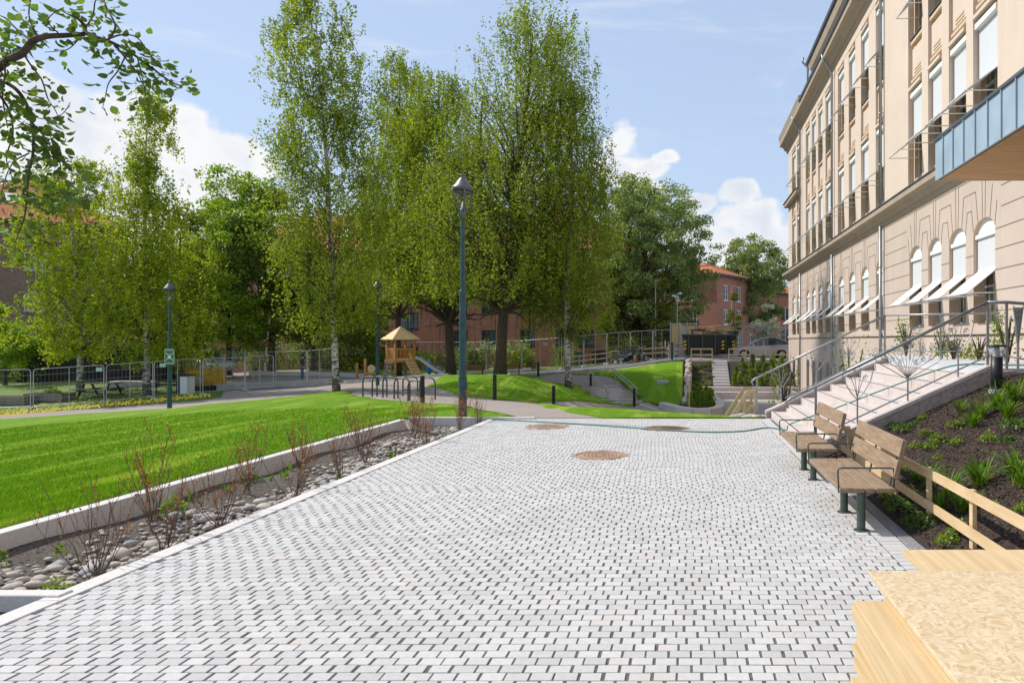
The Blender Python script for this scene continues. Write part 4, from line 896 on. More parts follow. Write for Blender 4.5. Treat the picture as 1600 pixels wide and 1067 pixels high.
# windows: one for each storey and width, then copies
def bwin(w_, z0, z1, arch, wname='window'):
    """local origin at the opening's far lower corner on the glass plane; y runs towards the camera end (negative)"""
    h = z1 - z0; f = MB(); t_ = .06
    hh = (ZSP - z0) if arch else h
    for y in (t_ / 2, w_ - t_ / 2, w_ / 2): f.box((0, -y, hh / 2), (.06, t_ * (1.2 if y == w_ / 2 else 1), hh - .002))
    for z in (t_ / 2, hh - t_ / 2, hh * .42): f.box((.004, -w_ / 2, z), (.055, w_ - .004, t_))
    f.box((-.06, -w_ / 2, -.015), (.14, w_, .03))
    o = f.build(wname, m['frame_grey'], BB)
    p = MB(); p.box((.05, -w_ / 2, h / 2), (.01, w_, h)); p.build('pane', m['glass'], o)
    zh = (3.52 if arch else z0 + 1.24) - z0; za = zh - .6; XB = -.17 if arch else -.17; oo = .60 if arch else (.66 if z0 < 9 else .42); top = hh if arch else h
    b = MB(); b.box((XB, -w_ / 2, (zh + top) / 2), (.012, w_ - .06, top - zh - .02)); b.build('roller_blind', m['blind'], o)
    if arch:
        a_ = MB(); n = 14; vs = [(XB - .01, -(w_ / 2 - (w_ / 2) * math.cos(math.pi * i / n)), ZSP - z0 + .02 + (ZA - ZSP - .02) * math.sin(math.pi * i / n)) for i in range(n + 1)]
        q = len(vs); vs += [(v[0] + .05, v[1], v[2]) for v in vs]; a_.add(vs, [tuple(range(q)), tuple(range(2 * q - 1, q - 1, -1))] + [(i, (i + 1) % q, q + (i + 1) % q, q + i) for i in range(q)])
        a_.box((XB - .02, -w_ / 2, ZSP - z0 - .03), (.08, w_ - .01, .10)); a_.build('arch_panel', m['white'], o)
    else:
        a_ = MB(); a_.box((-.22, -w_ / 2, h - .08), (.12, w_ - .01, .17), bev=.02); a_.build('blind_box', m['white'], o)
    aw = MB(); x0 = XB; x1 = -.30 - oo
    q = [(x0, -.03, zh), (x0, -w_ + .03, zh), (x1, -w_ + .03, za), (x1, -.03, za)]; n_ = Vector((.008, 0, -.01))
    aw.add(q + [tuple(Vector(v) + n_) for v in q], [(0, 1, 2, 3), (7, 6, 5, 4), (0, 1, 5, 4), (1, 2, 6, 5), (2, 3, 7, 6), (3, 0, 4, 7)], 0)
    aw.tube([(x1, -.02, za), (x1, -w_ + .02, za)], .018, 6, 1); aw.tube([(x0, -.02, zh), (x0, -w_ + .02, zh)], .02, 6, 1)
    for y in (-.03, -w_ + .03): aw.tube([(.0, y, za + .02), (x1, y, za)], .014, 5, 1)
    aw.build('awning', [m['awning'], m['white']], o)
    return o
wcount = 0
for ci, (a, b) in enumerate(C_):
    for (z0, z1, arch) in ((ZS0, ZA, True), (*up1, False), (*up2, False)):
        o = bwin(b - a - (.0 if arch else .04), z0, z1, arch); o.location = (.27 if arch else .30, -a - (0 if arch else .02), z0)
        if not arch:
            for c in [c for c in bpy.data.objects if c.parent == o and c.name.startswith('awning')]: pass
for a, b, z0, z1 in bas:
    f = MB(); f.box((.2, -(a + b) / 2, (z0 + z1) / 2), (.03, b - a, z1 - z0)); f.build('basement_window', m['glass'], BB)
for i in range(len(bas)):
    a = bas[i][0]
k = MB()
for yp_ in pipes_px + [1600.0 + 40]:
    Y = Ypx(yp_) - .0; s0 = s_(Y)
    p = MB(); p.tube([(-.12, -s0, -1.7), (-.12, -s0, 5.75), (-.2, -s0, 5.9), (-.5, -s0, 6.1)] if False else [(-.12, -s0, -1.7 if Y > 17 else 1.41), (-.12, -s0, 5.86)], .055, 10)
    p.tube([(-.12, -s0, 6.41), (-.12, -s0, 14.3), (-.25, -s0, 14.6), (-.5, -s0, 14.9), (-.58, -s0, 15.2)], .055, 10)
    for z in (2.6, 4.4, 8, 9.8, 11.6, 13.4): p.lathe([(.068, 0), (.068, .05)], 10, (-.12, -s0, z))
    p.build('downpipe', m['pipe'], BB, True)
p = MB(); p.tube([(-.45, -s_(38.9), 17.45), (-.5, -s_(38.9), 17.2), (-.2, -s_(38.9), 16.9), (-.2, -s_(38.9), 15.5)], .06, 8); p.build('downpipe', m['pipe'], BB, True)
# attic windows with small awnings
for i, Y in enumerate((37.2, 35.4, 33.6, 31, 29.2, 27.4, 24, 22.2, 20.4, 18.6)):
    f = MB(); f.box((.28, -s_(Y), 16.3), (.06, .9, 1.0)); w_ = f.build('attic_window', m['frame_grey'], BB)
    f = MB(); f.box((-.05, -s_(Y), 16.3), (.6, 1.0, .02), rot=Matrix.Rotation(R(-48), 3, 'Y')); f.tube([(.3, -s_(Y) - .45, 16.1), (-.2, -s_(Y) - .45, 16.12)], .012, 5); f.build('awning', m['awning'], w_)
# canopy
k = MB(); xc, yc0, yc1, zb, zt = 4.6, 5.5, 12.93, 4.78, 5.49
t = thing('entrance_canopy', 'grey blue zinc clad canopy with a timber soffit over the landing', 'canopy')
k.box((xc + 1.25, (yc0 + yc1) / 2, (zb + zt) / 2 + .02), (2.28, yc1 - yc0 - .06, zt - zb - .06)); k.build('core', m['zinc_dark'], t)
k = MB(); k.box((xc + .02, (yc0 + yc1) / 2, (zb + zt) / 2), (.04, yc1 - yc0, zt - zb), mi=0); k.box((xc + 1.25, yc1 - .01, (zb + zt) / 2), (2.4, .04, zt - zb), mi=0)
y = yc1 - .42
while y > yc0: k.box((xc - .012, y, (zb + zt) / 2), (.026, .022, zt - zb - .01), mi=0); y -= .46
k.box((xc + .02, (yc0 + yc1) / 2, zt + .02), (.10, yc1 - yc0 + .06, .05), mi=1)
k.build('fascia', [m['zinc'], m['zinc_dark']], t)
k = MB(); k.box((xc + 1.26, (yc0 + yc1) / 2 - .02, zb + .012), (2.36, yc1 - yc0 - .06, .02)); k.build('soffit', m['soffit'], t)

# ------------------------------------------------------------ brick houses
def house(label, p0, p1, dep, z0, z1, ridge, rows, wcols, wsz, name='brick_house', brick='brick', frame='dark_frame', pipes=(), chims=(), inset=.12, dorm=()):
    p0 = Vector(p0); p1 = Vector(p1); L = (p1 - p0).length; u = (p1 - p0).normalized(); ang = math.atan2(u.y, u.x)
    t = thing(name, label, 'building', (p0.x, p0.y, 0), ang)
    k = MB(); ops = []
    for z in rows:
        for s0 in wcols:
            ww = wsz[0]
            if 0 < s0 < L - ww: ops.append((s0, s0 + ww, z, z + wsz[1]))
    wallgrid(k, (0, 0, 0), (1, 0, 0), (0, -1, 0), L, z0, z1, ops, inset)
    side = [(d, d + wsz[0], z, z + wsz[1]) for z in rows for d in np.arange(1.6, dep - 2, 3.2)]
    wallgrid(k, (0, 0, 0), (0, 1, 0), (-1, 0, 0), dep, z0, z1, side, inset); wallgrid(k, (L, 0, 0), (0, 1, 0), (1, 0, 0), dep, z0, z1, side, inset)
    wallgrid(k, (0, dep, 0), (1, 0, 0), (0, 1, 0), L, z0, z1, [], 0)
    k.build('wall', m[brick], t)
    def win(c, rz):
        f = MB(); w_, h = wsz; f.box((0, 0, h / 2), (w_, .05, h)) if False else None
        for x in (-w_ / 2 + .05, 0, w_ / 2 - .05): f.box((x, 0, h / 2), (.10, .06, h))
        for z in (.05, h - .05): f.box((0, -.002, z), (w_, .06, .10))
        f.box((0, -.06, -.04), (w_ + .1, .2, .06)); f.box((0, .03, h * .4), (w_ - .1, .02, .05))
        o = f.build('window', m[frame], t); o.location = c; o.rotation_euler = (0, 0, rz)
        g_ = MB(); g_.box((0, .035, h / 2), (w_, .01, h)); g_.build('pane', m['glass_b'], o); return o
    proto = None
    for a, b, c, d in ops:
        if proto is None: proto = win(((a + b) / 2, .08, c), 0); cache_kids(proto)
        else: copy_thing(proto, ((a + b) / 2, .08, c), 0, parent=t)
    if proto:
        for a, b, c, d in side:
            copy_thing(proto, (.08, (a + b) / 2, c), R(-90), parent=t); copy_thing(proto, (L - .08, (a + b) / 2, c), R(90), parent=t)
    e = .45; k = MB(); hp_ = min(dep / 2 + e, L / 2)
    vs = [(-e, -e, z1), (L + e, -e, z1), (L + e, dep + e, z1), (-e, dep + e, z1), (hp_ - e, dep / 2, ridge), (L - hp_ + e, dep / 2, ridge)]
    k.add(vs, [(0, 1, 5, 4), (1, 2, 5), (2, 3, 4, 5), (3, 0, 4)], 0); k.add([(v[0], v[1], v[2] - .22) for v in vs[:4]], [(0, 1, 2, 3)], 1)
    k.add(vs[:4] + [(v[0], v[1], v[2] - .22) for v in vs[:4]], [(0, 1, 5, 4), (1, 2, 6, 5), (2, 3, 7, 6), (3, 0, 4, 7)], 1)
    r_ = k.build('roof', [m['roof'], m['zinc_dark']], t)
    for x, y in chims:
        c = MB(); zr = z1 + (ridge - z1) * .75; c.box((x, y, zr + .6), (.8, .6, 1.9)); c.box((x, y, zr + 1.58), (.95, .75, .14)); c.build('chimney', m[brick], r_)
    for x in dorm:
        c = MB(); rt = Matrix.Rotation(math.atan2(ridge - z1, dep / 2), 3, 'X'); c.box((x, dep * .2, z1 + (ridge - z1) * .47), (1.0, 1.3, .12), rot=rt); c.build('skylight', m['galv'], r_)
    for x in pipes:
        c = MB(); c.tube([(x, -.1, z0), (x, -.1, z1 - .2)], .06, 8); c.build('downpipe', m['pipe'] if brick == 'brick_dark' else m['dark_frame'], t)
    return t
def pd(px, D): return ((px - VX) * D / F, D)
house('brown brick apartment house with an orange tiled roof at the far left', pd(-140, 50), pd(186, 57), 12, -2.6, 11.0, 15.2, (1.0, 4.1, 7.2), [2.6 + i * 3.3 for i in range(8)], (1.5, 1.4), brick='brick_dark', frame='galv', pipes=(6.6, 12.0), dorm=(5,), chims=((7.5, 6),))
house('red brick house behind the dark trees between the two birches', pd(196, 74), pd(350, 76), 11, -2.6, 9.0, 13.5, (1.5, 4.6), [1.5 + i * 3.2 for i in range(10)], (1.5, 1.4), frame='white', chims=((6, 5),))
house('red brick house with dark window frames right behind the playground', pd(335, 70), pd(699, 66), 11, -2.6, 10.2, 15.0, (-.3, 2.9, 6.1), [1.0, 5.2, 9.0, 12.2, 15.6, 18.2, 21.3] if 0 else [1.4, 4.8, 8.2, 11.4, 14.6, 15.9 + .6, 19.6], (2.3, 1.55), pipes=(21.2,), chims=((9, 4),), dorm=(4, 13))
house('tall red brick house ending at a corner beside the round tree', pd(700, 65.5), pd(952, 60.5), 12, -1.6, 9.75, 14.6, (1.3, 4.3, 7.2), [1.4, 5.2, 8.7, 11.0, 12.7] if 0 else [.6, 3.6, 7.6, 11.2, 13.4], (1.5, 1.5), pipes=(.12, 8.6), chims=((5, 4),))
house('red brick house with white windows between the two round trees', pd(1000, 80), pd(1120, 75), 12, -.5, 9.0, 10.9, (.9, 3.55, 6.2), [.8, 2.8, 4.75, 6.4] , (1.05, 1.7), frame='white', chims=((4.5, 4),))
house('distant pinkish brick house behind the right round tree', pd(1085, 100), pd(1250, 97), 10, -.5, 8.4, 10.6, (1.8, 4.8), [1 + i * 2.8 for i in range(5)], (1.6, 1.4), chims=())
# low rendered annex and garage behind the fence
t = thing('low_annex', 'dark wooden shed behind the picnic table', 'shed', (at(140, 46).x, 46, h1(at(140, 46).x, 46)))
k = MB(); k.box((0, 1.5, 1.1), (9.5, 3, 2.4))
for i in range(40): k.box((-4.7 + i * .24, -.012, 1.1), (.03, .03, 2.35))
k.build('wall', mat('dark_boarding', (.035, .032, .03), .8, .3, 3), t); k = MB(); k.box((0, 1.4, 2.36), (10, 3.8, .12)); k.build('roof', m['zinc_dark'], t)

# ------------------------------------------------------------ trees
def tree(label, base, H, crown, kind, nclump, nleaf, lsize, lmat, tr, tmat='bark', name='birch_tree', group='trees round the playground', seed=1, lean=(0, 0), droop=1.6, clump=.55, t0=.25, cx=(0, 0), multi=1, up=.3, gap=0.0, zmin=.9, SH=.9):
    """crown: list of (height fraction, radius)"""
    rg = random.Random(seed); g_ = np.random.default_rng(seed); t = thing(name, label, 'tree', tuple(base), 0, group)
    hs = [c[0] for c in crown]; rs = [c[1] for c in crown]; Rr = lambda f: float(np.interp(f, hs, rs)); ph = [rg.uniform(0, 6.28) for _ in range(6)]
    tk = MB(); tw = MB(); top = .93 if kind in ('birch', 'column') else .72
    def axis(f): return Vector((lean[0] * f + cx[0] * max(0, f - .2) + .12 * math.sin(f * 7 + ph[0]) * f, lean[1] * f + cx[1] * f + .12 * math.cos(f * 5 + ph[1]) * f, H * f))
    pts = [axis(f) for f in np.linspace(0, top, 14)]; pts[0] -= Vector((0, 0, .25)); rr = [tr * 1.35] + [max(.02, tr * (1 - i / 14) ** .8) for i in range(1, 14)]
    tk.tube(pts, rr, 10)
    TB = .5 if kind == 'birch' else 1.0
    for q_ in range(multi - 1):
        a = q_ * 2.4 + ph[2]; f0 = .16; b0 = axis(f0); e_ = axis(.75) + Vector((math.cos(a), math.sin(a), 0)) * Rr(.6) * .5
        tk.tube([b0.lerp(e_, j / 6) + Vector((math.cos(a), math.sin(a), 0)) * .6 * math.sin(j / 6 * 3.14) for j in range(7)], [tr * .55 * (1 - j / 8) for j in range(7)], 8)
    grid_ = np.linspace(hs[0], hs[-1], 60); w_ = np.array([max(.05, Rr(f)) ** (.85 if kind == 'birch' else 1.3) for f in grid_]); w_ /= w_.sum(); allp = []; boughs = []
    nb = max(16, int(nclump / (8 if kind == 'birch' else 11))); bfs = np.interp((np.arange(nb) + .5 + g_.uniform(-.4, .4, nb)) / nb, np.cumsum(w_), grid_); bfs[-3:] = (.93, .96, .985); nb_o = list(range(nb)); rg.shuffle(nb_o)
    for bi in range(nb):
        f = float(bfs[bi]); bi = nb_o[bi]; a = (round(bi * 2.399 / 1.05) * 1.05 + f * 5 if kind == 'birch' and nclump > 600 else bi * 2.399) + rg.uniform(-.5, .5); r = Rr(f) * rg.uniform(.45, .95) * SH; c = axis(f) + Vector((math.cos(a) * r, math.sin(a) * r, 0))
        fb = max(t0 * .7, f - (.26 if kind == 'round' else .13) * min(1, r / 2.5) - .02); fb = min(fb, top * .96); b = axis(fb); mid = b.lerp(c, .5) + Vector((0, 0, .10 * r))
        q0 = b.lerp(mid, .5) + Vector((0, 0, -.02 * r)); r0 = max(.014, min(tr * .42, tr * (1.05 - f) * .55)) * (1.0 if kind == 'round' or tmat == 'bark' else .6)
        tw.tube([b, q0, mid, mid.lerp(c, .5) + Vector((0, 0, .05 * r)), c], [r0, r0 * .8, r0 * .6, r0 * .4, r0 * .2], 6, cap=False); boughs.append((f, c, mid))
    for ci in range(nclump):
        f, bc, bm2 = boughs[rg.randrange(nb)]; sg_ = max(.25, Rr(f)) * (.27 if kind == 'birch' else .24)
        c = bc + Vector((rg.gauss(0, sg_), rg.gauss(0, sg_), rg.gauss(0, sg_ * 1.25)))
        rad_ = (c.xy - axis(min(1, max(0, c.z / H))).xy).length; lim = Rr(min(1, max(0, c.z / H))) * 1.02
        if c.z > H * 1.0 or rad_ > lim + .25: continue
        if ci % 2 == 0: st_ = bm2.lerp(bc, rg.uniform(.2, 1)); tw.tube([st_, st_.lerp(c, .5) + Vector((0, 0, .08)), c], [.022, .014, .006], 4, cap=False)
        nl = max(4, int(nleaf / nclump * rg.uniform(.6, 1.4)))
        if kind == 'birch':
            ns = max(2, int(nl / 14)); per = nl // ns + 1
            for s__ in range(ns):
                o_ = np.array(c) + g_.normal(0, clump, 3) * (1, 1, .6); ln = droop * rg.uniform(.35, 1.1) * (1.1 - .5 * f); tt = g_.random(per)
                q = o_ + np.c_[g_.normal(0, .07, per) + tt * rg.uniform(-.15, .15), g_.normal(0, .07, per), -tt * ln]; allp.append(q)
                if s__ == 0: tw.tube([tuple(o_), tuple(o_ - (0, 0, ln * .6))], [.012, .004], 3, cap=False)
        else:
            d = g_.normal(size=(nl, 3)); d /= np.linalg.norm(d, axis=1)[:, None]; rad = clump * rg.uniform(.6, 1.3) * g_.random(nl)[:, None] ** .45
            allp.append(np.array(c) + d * rad * (1.15, 1.15, .7))
    P = np.concatenate(allp); P = P[P[:, 2] > zmin + .7 * np.sin(P[:, 0] * 1.9 + seed) * np.cos(P[:, 1] * 1.7)]
    n0 = len(tk.v); tk.v += tw.v; tk.f += [tuple(i + n0 for i in f) for f in tw.f]; tk.mi += [1] * len(tw.f); tk.build('trunk', [m[tmat], m['bark']], t, True)
    npmesh('crown', leafcloud(P, lsize, .62, up), quads(len(P)), m[lmat], t); return t
def B_(px, D): return at(px, D)
bir = [(.22, .3), (.3, .8), (.45, 1), (.7, .8), (.9, .4), (1, .08)]
sc = lambda pr, r: [(a, b * r) for a, b in pr]
tree('bright yellow green birch behind the picnic table at the left', B_(125, 40), 13.2, [(.12, 1.3), (.25, 2.6), (.5, 2.9), (.7, 2.6), (.88, 2.1), (1, 1.0)], 'birch', 430, 38000, .070, 'lf_bright', .17, 'birch', zmin=1.9, seed=2, droop=.9, clump=.4, gap=.4, cx=(-.6, 0))
tree('slender tall birch with a narrow top left of the lamp post with the sign', B_(229, 39), 16.8, [(.1, 1.5), (.2, 2.4), (.42, 2.7), (.58, 1.9), (.66, 1.1), (.9, .85), (1, .4)], 'birch', 440, 42000, .070, 'lf_bright', .18, 'birch', zmin=1.9, SH=.8, seed=31, droop=1.3, clump=.38)
tree('olive green young birch behind the sign lamp post', B_(285, 44), 10.8, [(.15, .8), (.3, 1.9), (.6, 2.0), (.85, 1.2), (1, .3)], 'birch', 200, 20000, .075, 'lf_birch', .13, 'bark', seed=23, droop=1.0)
tree('fresh green maple left of the hazy dark trees', B_(357, 50), 14.2, [(.14, 1.4), (.3, 3.0), (.6, 3.8), (.85, 3.2), (1, 2.0)], 'round', 380, 32000, .10, 'lf_mid', .2, name='maple_tree', seed=4, clump=.7, multi=3)
tree('dark dense tree behind the wire fence, just left of the tallest white trunk', B_(425, 52), 13.2, [(.16, 1.8), (.35, 3.4), (.65, 3.6), (.85, 2.4), (1, .6)], 'round', 330, 36000, .10, 'lf_dark', .24, name='maple_tree', seed=5, clump=.75, multi=3)
tree('dark tree with a leaning trunk behind the big white birch', B_(490, 54), 9.5, [(.2, 1.6), (.45, 3.0), (.8, 2.2), (1, .6)], 'round', 160, 15000, .085, 'lf_dark', .26, name='maple_tree', seed=15, clump=.7, multi=2)
tree('tallest white trunked birch at the edge of the lawn', B_(526, 34), 19.4, [(.10, .7), (.2, 1.7), (.32, 2.4), (.44, 3.1), (.52, 2.7), (.6, 2.3), (.8, 2.4), (.9, 1.8), (.97, 1.1), (1, .6)], 'birch', 640, 56000, .060, 'lf_birch', .155, 'birch', zmin=2.7, seed=6, droop=1.3, clump=.36, gap=.45, lean=(-.9, 0))
tree('narrow weeping birch top rising behind the playground tower', B_(622, 50), 23.2, [(.18, 2.0), (.4, 3.6), (.6, 3.0), (.8, 1.8), (.93, 1.5), (1, 1.0)], 'birch', 520, 50000, .078, 'lf_birch', .22, zmin=5.6, gap=.2, seed=7, droop=2.4, clump=.45)
tree('weeping tree with a dark leaning trunk right of the playground slide', B_(705, 46), 20.2, [(.15, 1.8), (.26, 3.8), (.5, 4.2), (.8, 3.0), (1, 1.0)], 'birch', 760, 76000, .074, 'lf_birch', .30, zmin=5.0, gap=.25, seed=8, droop=2.4, clump=.5, lean=(-1.0, 0), multi=2)
tree('biggest weeping birch with a thick dark trunk on the mound', B_(781, 40), 21.0, [(.15, 1.8), (.24, 4.8), (.42, 5.5), (.62, 4.9), (.8, 3.7), (.93, 2.4), (1, 1.4)], 'birch', 1050, 108000, .066, 'lf_birch', .31, zmin=4.3, seed=9, droop=2.5, clump=.45, lean=(1.2, 0), multi=3, cx=(1.0, 0), gap=.4)
tree('weeping birch with a pale leaning trunk where the gravel paths meet', B_(889, 41.5), 18.6, [(.15, 1.2), (.25, 2.5), (.42, 2.9), (.62, 2.6), (.82, 1.9), (.95, 1.2), (1, .5)], 'birch', 500, 46000, .066, 'lf_birch', .20, 'birch', zmin=3.4, seed=10, droop=2.2, clump=.42, lean=(-.6, 0), cx=(1.0, 0), gap=.3)
tree('large round grey green tree in front of the red brick corner', B_(1005, 62), 16.4, [(.10, 2.2), (.24, 5.2), (.5, 6.3), (.75, 5.8), (.92, 4.0), (1, 2.0)], 'round', 640, 84000, .105, 'lf_round', .42, name='round_tree', seed=11, clump=.8, multi=4)
tree('round grey green tree farther off, left of the stucco building', B_(1166, 85), 14.0, [(.18, 2.0), (.4, 5.0), (.65, 5.9), (.85, 4.8), (1, 2.0)], 'round', 380, 46000, .13, 'lf_round', .36, name='round_tree', seed=12, clump=.8, multi=3, gap=.3)
tree('columnar hornbeam against the red brick corner', B_(955, 56), 6.7, [(.05, .6), (.3, .75), (.7, .65), (1, .15)], 'column', 110, 9000, .06, 'lf_hedge', .07, name='columnar_tree', seed=13, clump=.35)
tree('columnar hornbeam with a rusty tint right of the thin grey mast', B_(1037, 56), 6.4, [(.05, .5), (.3, .65), (.7, .6), (1, .15)], 'column', 110, 9000, .06, 'lf_hedge', .07, name='columnar_tree', seed=14, clump=.33)
tree('columnar hornbeam standing before the farther round tree', B_(1146, 72), 6.4, [(.05, .6), (.3, .8), (.7, .7), (1, .15)], 'column', 100, 8000, .07, 'lf_hedge', .07, name='columnar_tree', seed=16, clump=.35)
tree('small tree in white blossom behind the parked car', B_(1197, 64), 4.6, [(.15, .6), (.4, 1.6), (.75, 1.3), (1, .3)], 'round', 90, 6500, .055, 'blossom', .07, name='blossom_tree', seed=17, clump=.35)
tree('distant olive tree showing above the brown wall by the stucco building', B_(1224, 120), 13.5, [(.2, 1.5), (.5, 3.4), (.8, 2.6), (1, .6)], 'round', 120, 10000, .14, 'lf_hedge', .3, name='round_tree', seed=18, clump=.9)
tree('low bright green tree at the left edge behind the wire fence', B_(8, 44), 4.9, [(.25, .8), (.5, 2.2), (.8, 1.7), (1, .4)], 'round', 120, 10000, .07, 'lf_mid', .12, name='small_tree', seed=19, clump=.5, multi=2)
tree('dim green tree in the gap between the fence and the maple', B_(300, 56), 8.6, [(.15, 1.4), (.4, 3.0), (.75, 2.2), (1, .5)], 'round', 130, 11000, .085, 'lf_mid', .16, name='maple_tree', seed=20, clump=.7, multi=2)
tree('small yellow green tree behind the tower, left of the big weeping birch', B_(560, 58), 9.0, [(.15, 1.5), (.4, 3.4), (.75, 2.8), (1, .8)], 'round', 240, 24000, .10, 'lf_birch', .18, name='maple_tree', seed=21, clump=.75, multi=2)

# shrubs
def shrub(label, loc, r, h, n, ls, lmat, seed, flowers=0, name='shrub', group=None):
    g_ = np.random.default_rng(seed); t = thing(name, label, 'shrub', tuple(loc), 0, group); k = MB()
    for i in range(7):
        a = g_.uniform(0, 6.28); k.tube([(0, 0, -.05), (math.cos(a) * r * .3, math.sin(a) * r * .3, h * .5), (math.cos(a) * r * .6, math.sin(a) * r * .6, h * .85)], [.03, .02, .006], 4)
    k.build('stems', m['bark'], t)
    C2 = np.c_[g_.uniform(-1, 1, 26), g_.uniform(-1, 1, 26), g_.uniform(.1, .95, 26)] * (r * .72, r * .72, h * .86)
    P = C2[g_.integers(0, 26, n)] + g_.normal(0, .16, (n, 3)) * (r, r, h * .9); P = P[P[:, 2] > .02]
    npmesh('foliage', leafcloud(P, ls, .62, .3), quads(len(P)), m[lmat], t)
    if flowers:
        q = P[P[:, 2] > h * .62][:flowers] + (0, -.05, .06); npmesh('blossom', leafcloud(q, ls * 1.2, .9, .5), quads(len(q)), m['blossom'], t)
    return t
for i, (px, D, r, h, fl, lb) in enumerate([(548, 56, 1.6, 1.9, 200, 'white flowering shrub left of the playground tower'), (505, 56, 1.5, 2.0, 240, 'flowering shrub just right of the white birch trunk'), (585, 57, 1.4, 1.5, 0, 'dark green shrub right behind the playground tower'), (655, 57, 1.6, 1.6, 0, 'dark green shrub behind the slide'), (712, 55, 1.7, 1.9, 0, 'dense shrub between the slide and the tall lamp post'),
      (745, 55, 1.6, 2.3, 220, 'shrub with a crown of white blossom right of the tall lamp post'), (802, 54, 1.5, 2.2, 200, 'white flowering shrub right of the thick weeping birch trunk'), (815, 56, 1.2, 1.6, 0, 'green shrub against the brick wall near the fence'), (885, 56, 1.2, 1.9, 0, 'round dark shrub against the brick wall behind the leaning birch'), (975, 58, 1.4, 2.2, 0, 'light green shrub below the big round tree'), (1018, 59, 1.2, 2.0, 0, 'shrub behind the bundle of steel rods'),
      (75, 47, 1.5, 1.5, 0, 'green shrub behind the planter boxes'), (30, 49, 1.6, 1.4, 0, 'dark shrub at the far left behind the fence'), (398, 58, 1.8, 2.6, 100, 'pale flowering shrub in the shade of the dark trees'), (450, 60, 2.0, 3.0, 120, 'tall pale shrub behind the wire fence')]):
    shrub(lb, at(px, D), r, h, 2600, .075, 'lf_dark' if i % 3 else 'lf_birch', 40 + i, fl, group='shrubs along the brick houses')

# overhanging branch at the top left, close to the camera
t = thing('overhanging_tree', 'broad leaved tree whose drooping branch hangs into the top left corner', 'tree', (-6.4, 4.5, -.1))
def N_(px, py, D=4.5): return Vector(((px - VX) * D / F + 6.4, D - 4.5, HC + (VY - py) * D / F + .1))
tk = MB(); LP = []
tk.tube([(0, 0, -.2), (.05, 0, 1.2), (0, .05, 2.3), (.25, 0, 3.1), (1.0, 0, 3.42), N_(-30, 120), N_(0, 104)], [.17, .14, .12, .09, .065, .04, .028], 10)
def br(pts, r0, r1, D=4.5, lv=1.0, n=12):
    P3 = cr([N_(x, y, D + .12 * math.sin(x * .05 + y * .03)) for x, y in pts], 5); nn = len(P3)
    tk.tube(P3, [r0 + (r1 - r0) * i / (nn - 1) for i in range(nn)], 6)
    acc = 0
    for i in range(1, nn):
        acc += (P3[i] - P3[i - 1]).length * 62 * lv
        while acc > 1:
            acc -= 1; a = Vector((rnd.gauss(0, 1), rnd.gauss(0, 1), rnd.gauss(-.25, .8))).normalized(); l = rnd.uniform(.03, .11); e = P3[i] + a * l; LP.append((P3[i], e))
br([(0, 104), (18, 92), (36, 83), (50, 66), (70, 58), (100, 56), (132, 54)], .026, .015, lv=.25)
br([(132, 54), (132, 42), (122, 30), (105, 22)], .014, .004)
br([(132, 50), (150, 58), (168, 64), (200, 80), (235, 105), (262, 125), (282, 134), (300, 128)], .012, .003, lv=1.2)
br([(168, 64), (180, 45), (176, 30), (165, 10), (160, -15)], .007, .003)
br([(168, 62), (190, 55), (215, 60), (240, 92), (262, 96)], .006, .002)
br([(176, 66), (195, 90), (215, 115), (225, 135), (240, 148)], .006, .002)
br([(130, 50), (145, 25), (150, 0), (170, -20)], .006, .002, lv=1.3)
br([(200, 80), (185, 110), (170, 130), (165, 150), (160, 170)], .005, .002)
br([(215, 92), (222, 120), (228, 150), (235, 175)], .004, .002)
br([(60, 60), (50, 40), (45, 20), (50, -10)], .007, .003, lv=1.1)
br([(50, 66), (25, 45), (10, 30), (0, 25)], .007, .003, lv=1.1)
br([(95, 56), (75, 35), (85, 20), (100, 12)], .004, .002)
br([(20, 92), (8, 60), (0, 45)], .006, .003)
br([(0, 125), (25, 140), (42, 165), (50, 195), (52, 235), (45, 270), (42, 310), (38, 340), (25, 375)], .012, .003, lv=1.5)
br([(36, 84), (50, 105), (65, 125), (75, 155), (85, 170), (92, 185)], .006, .002, lv=.8)
br([(48, 190), (70, 215), (85, 240), (95, 265), (80, 300)], .006, .002, lv=1.7)
br([(45, 240), (20, 255), (5, 290), (0, 320)], .005, .002, lv=1.4)
br([(0, 150), (15, 175), (20, 210), (10, 250), (25, 290)], .008, .002, lv=1.4)
br([(40, 160), (60, 185), (95, 180), (110, 160)], .004, .002, lv=.7)
br([(8, 170), (30, 190), (60, 205)], .004, .002)
br([(70, 215), (90, 225), (100, 250), (125, 280)], .004, .002, lv=1.6)
br([(42, 300), (70, 310), (95, 300), (130, 305)], .004, .002, 4.2, lv=1.6)
br([(0, 70), (8, 110), (4, 150), (12, 200)], .006, .003, lv=1.2)
br([(130, 54), (110, 75), (95, 80), (70, 82)], .004, .002)
tk.build('branch', m['bark'], t, True)
V = []; Fq = []
prof = [(0, 0), (.18, .30), (.42, .42), (.68, .34), (.88, .14), (1, 0)]
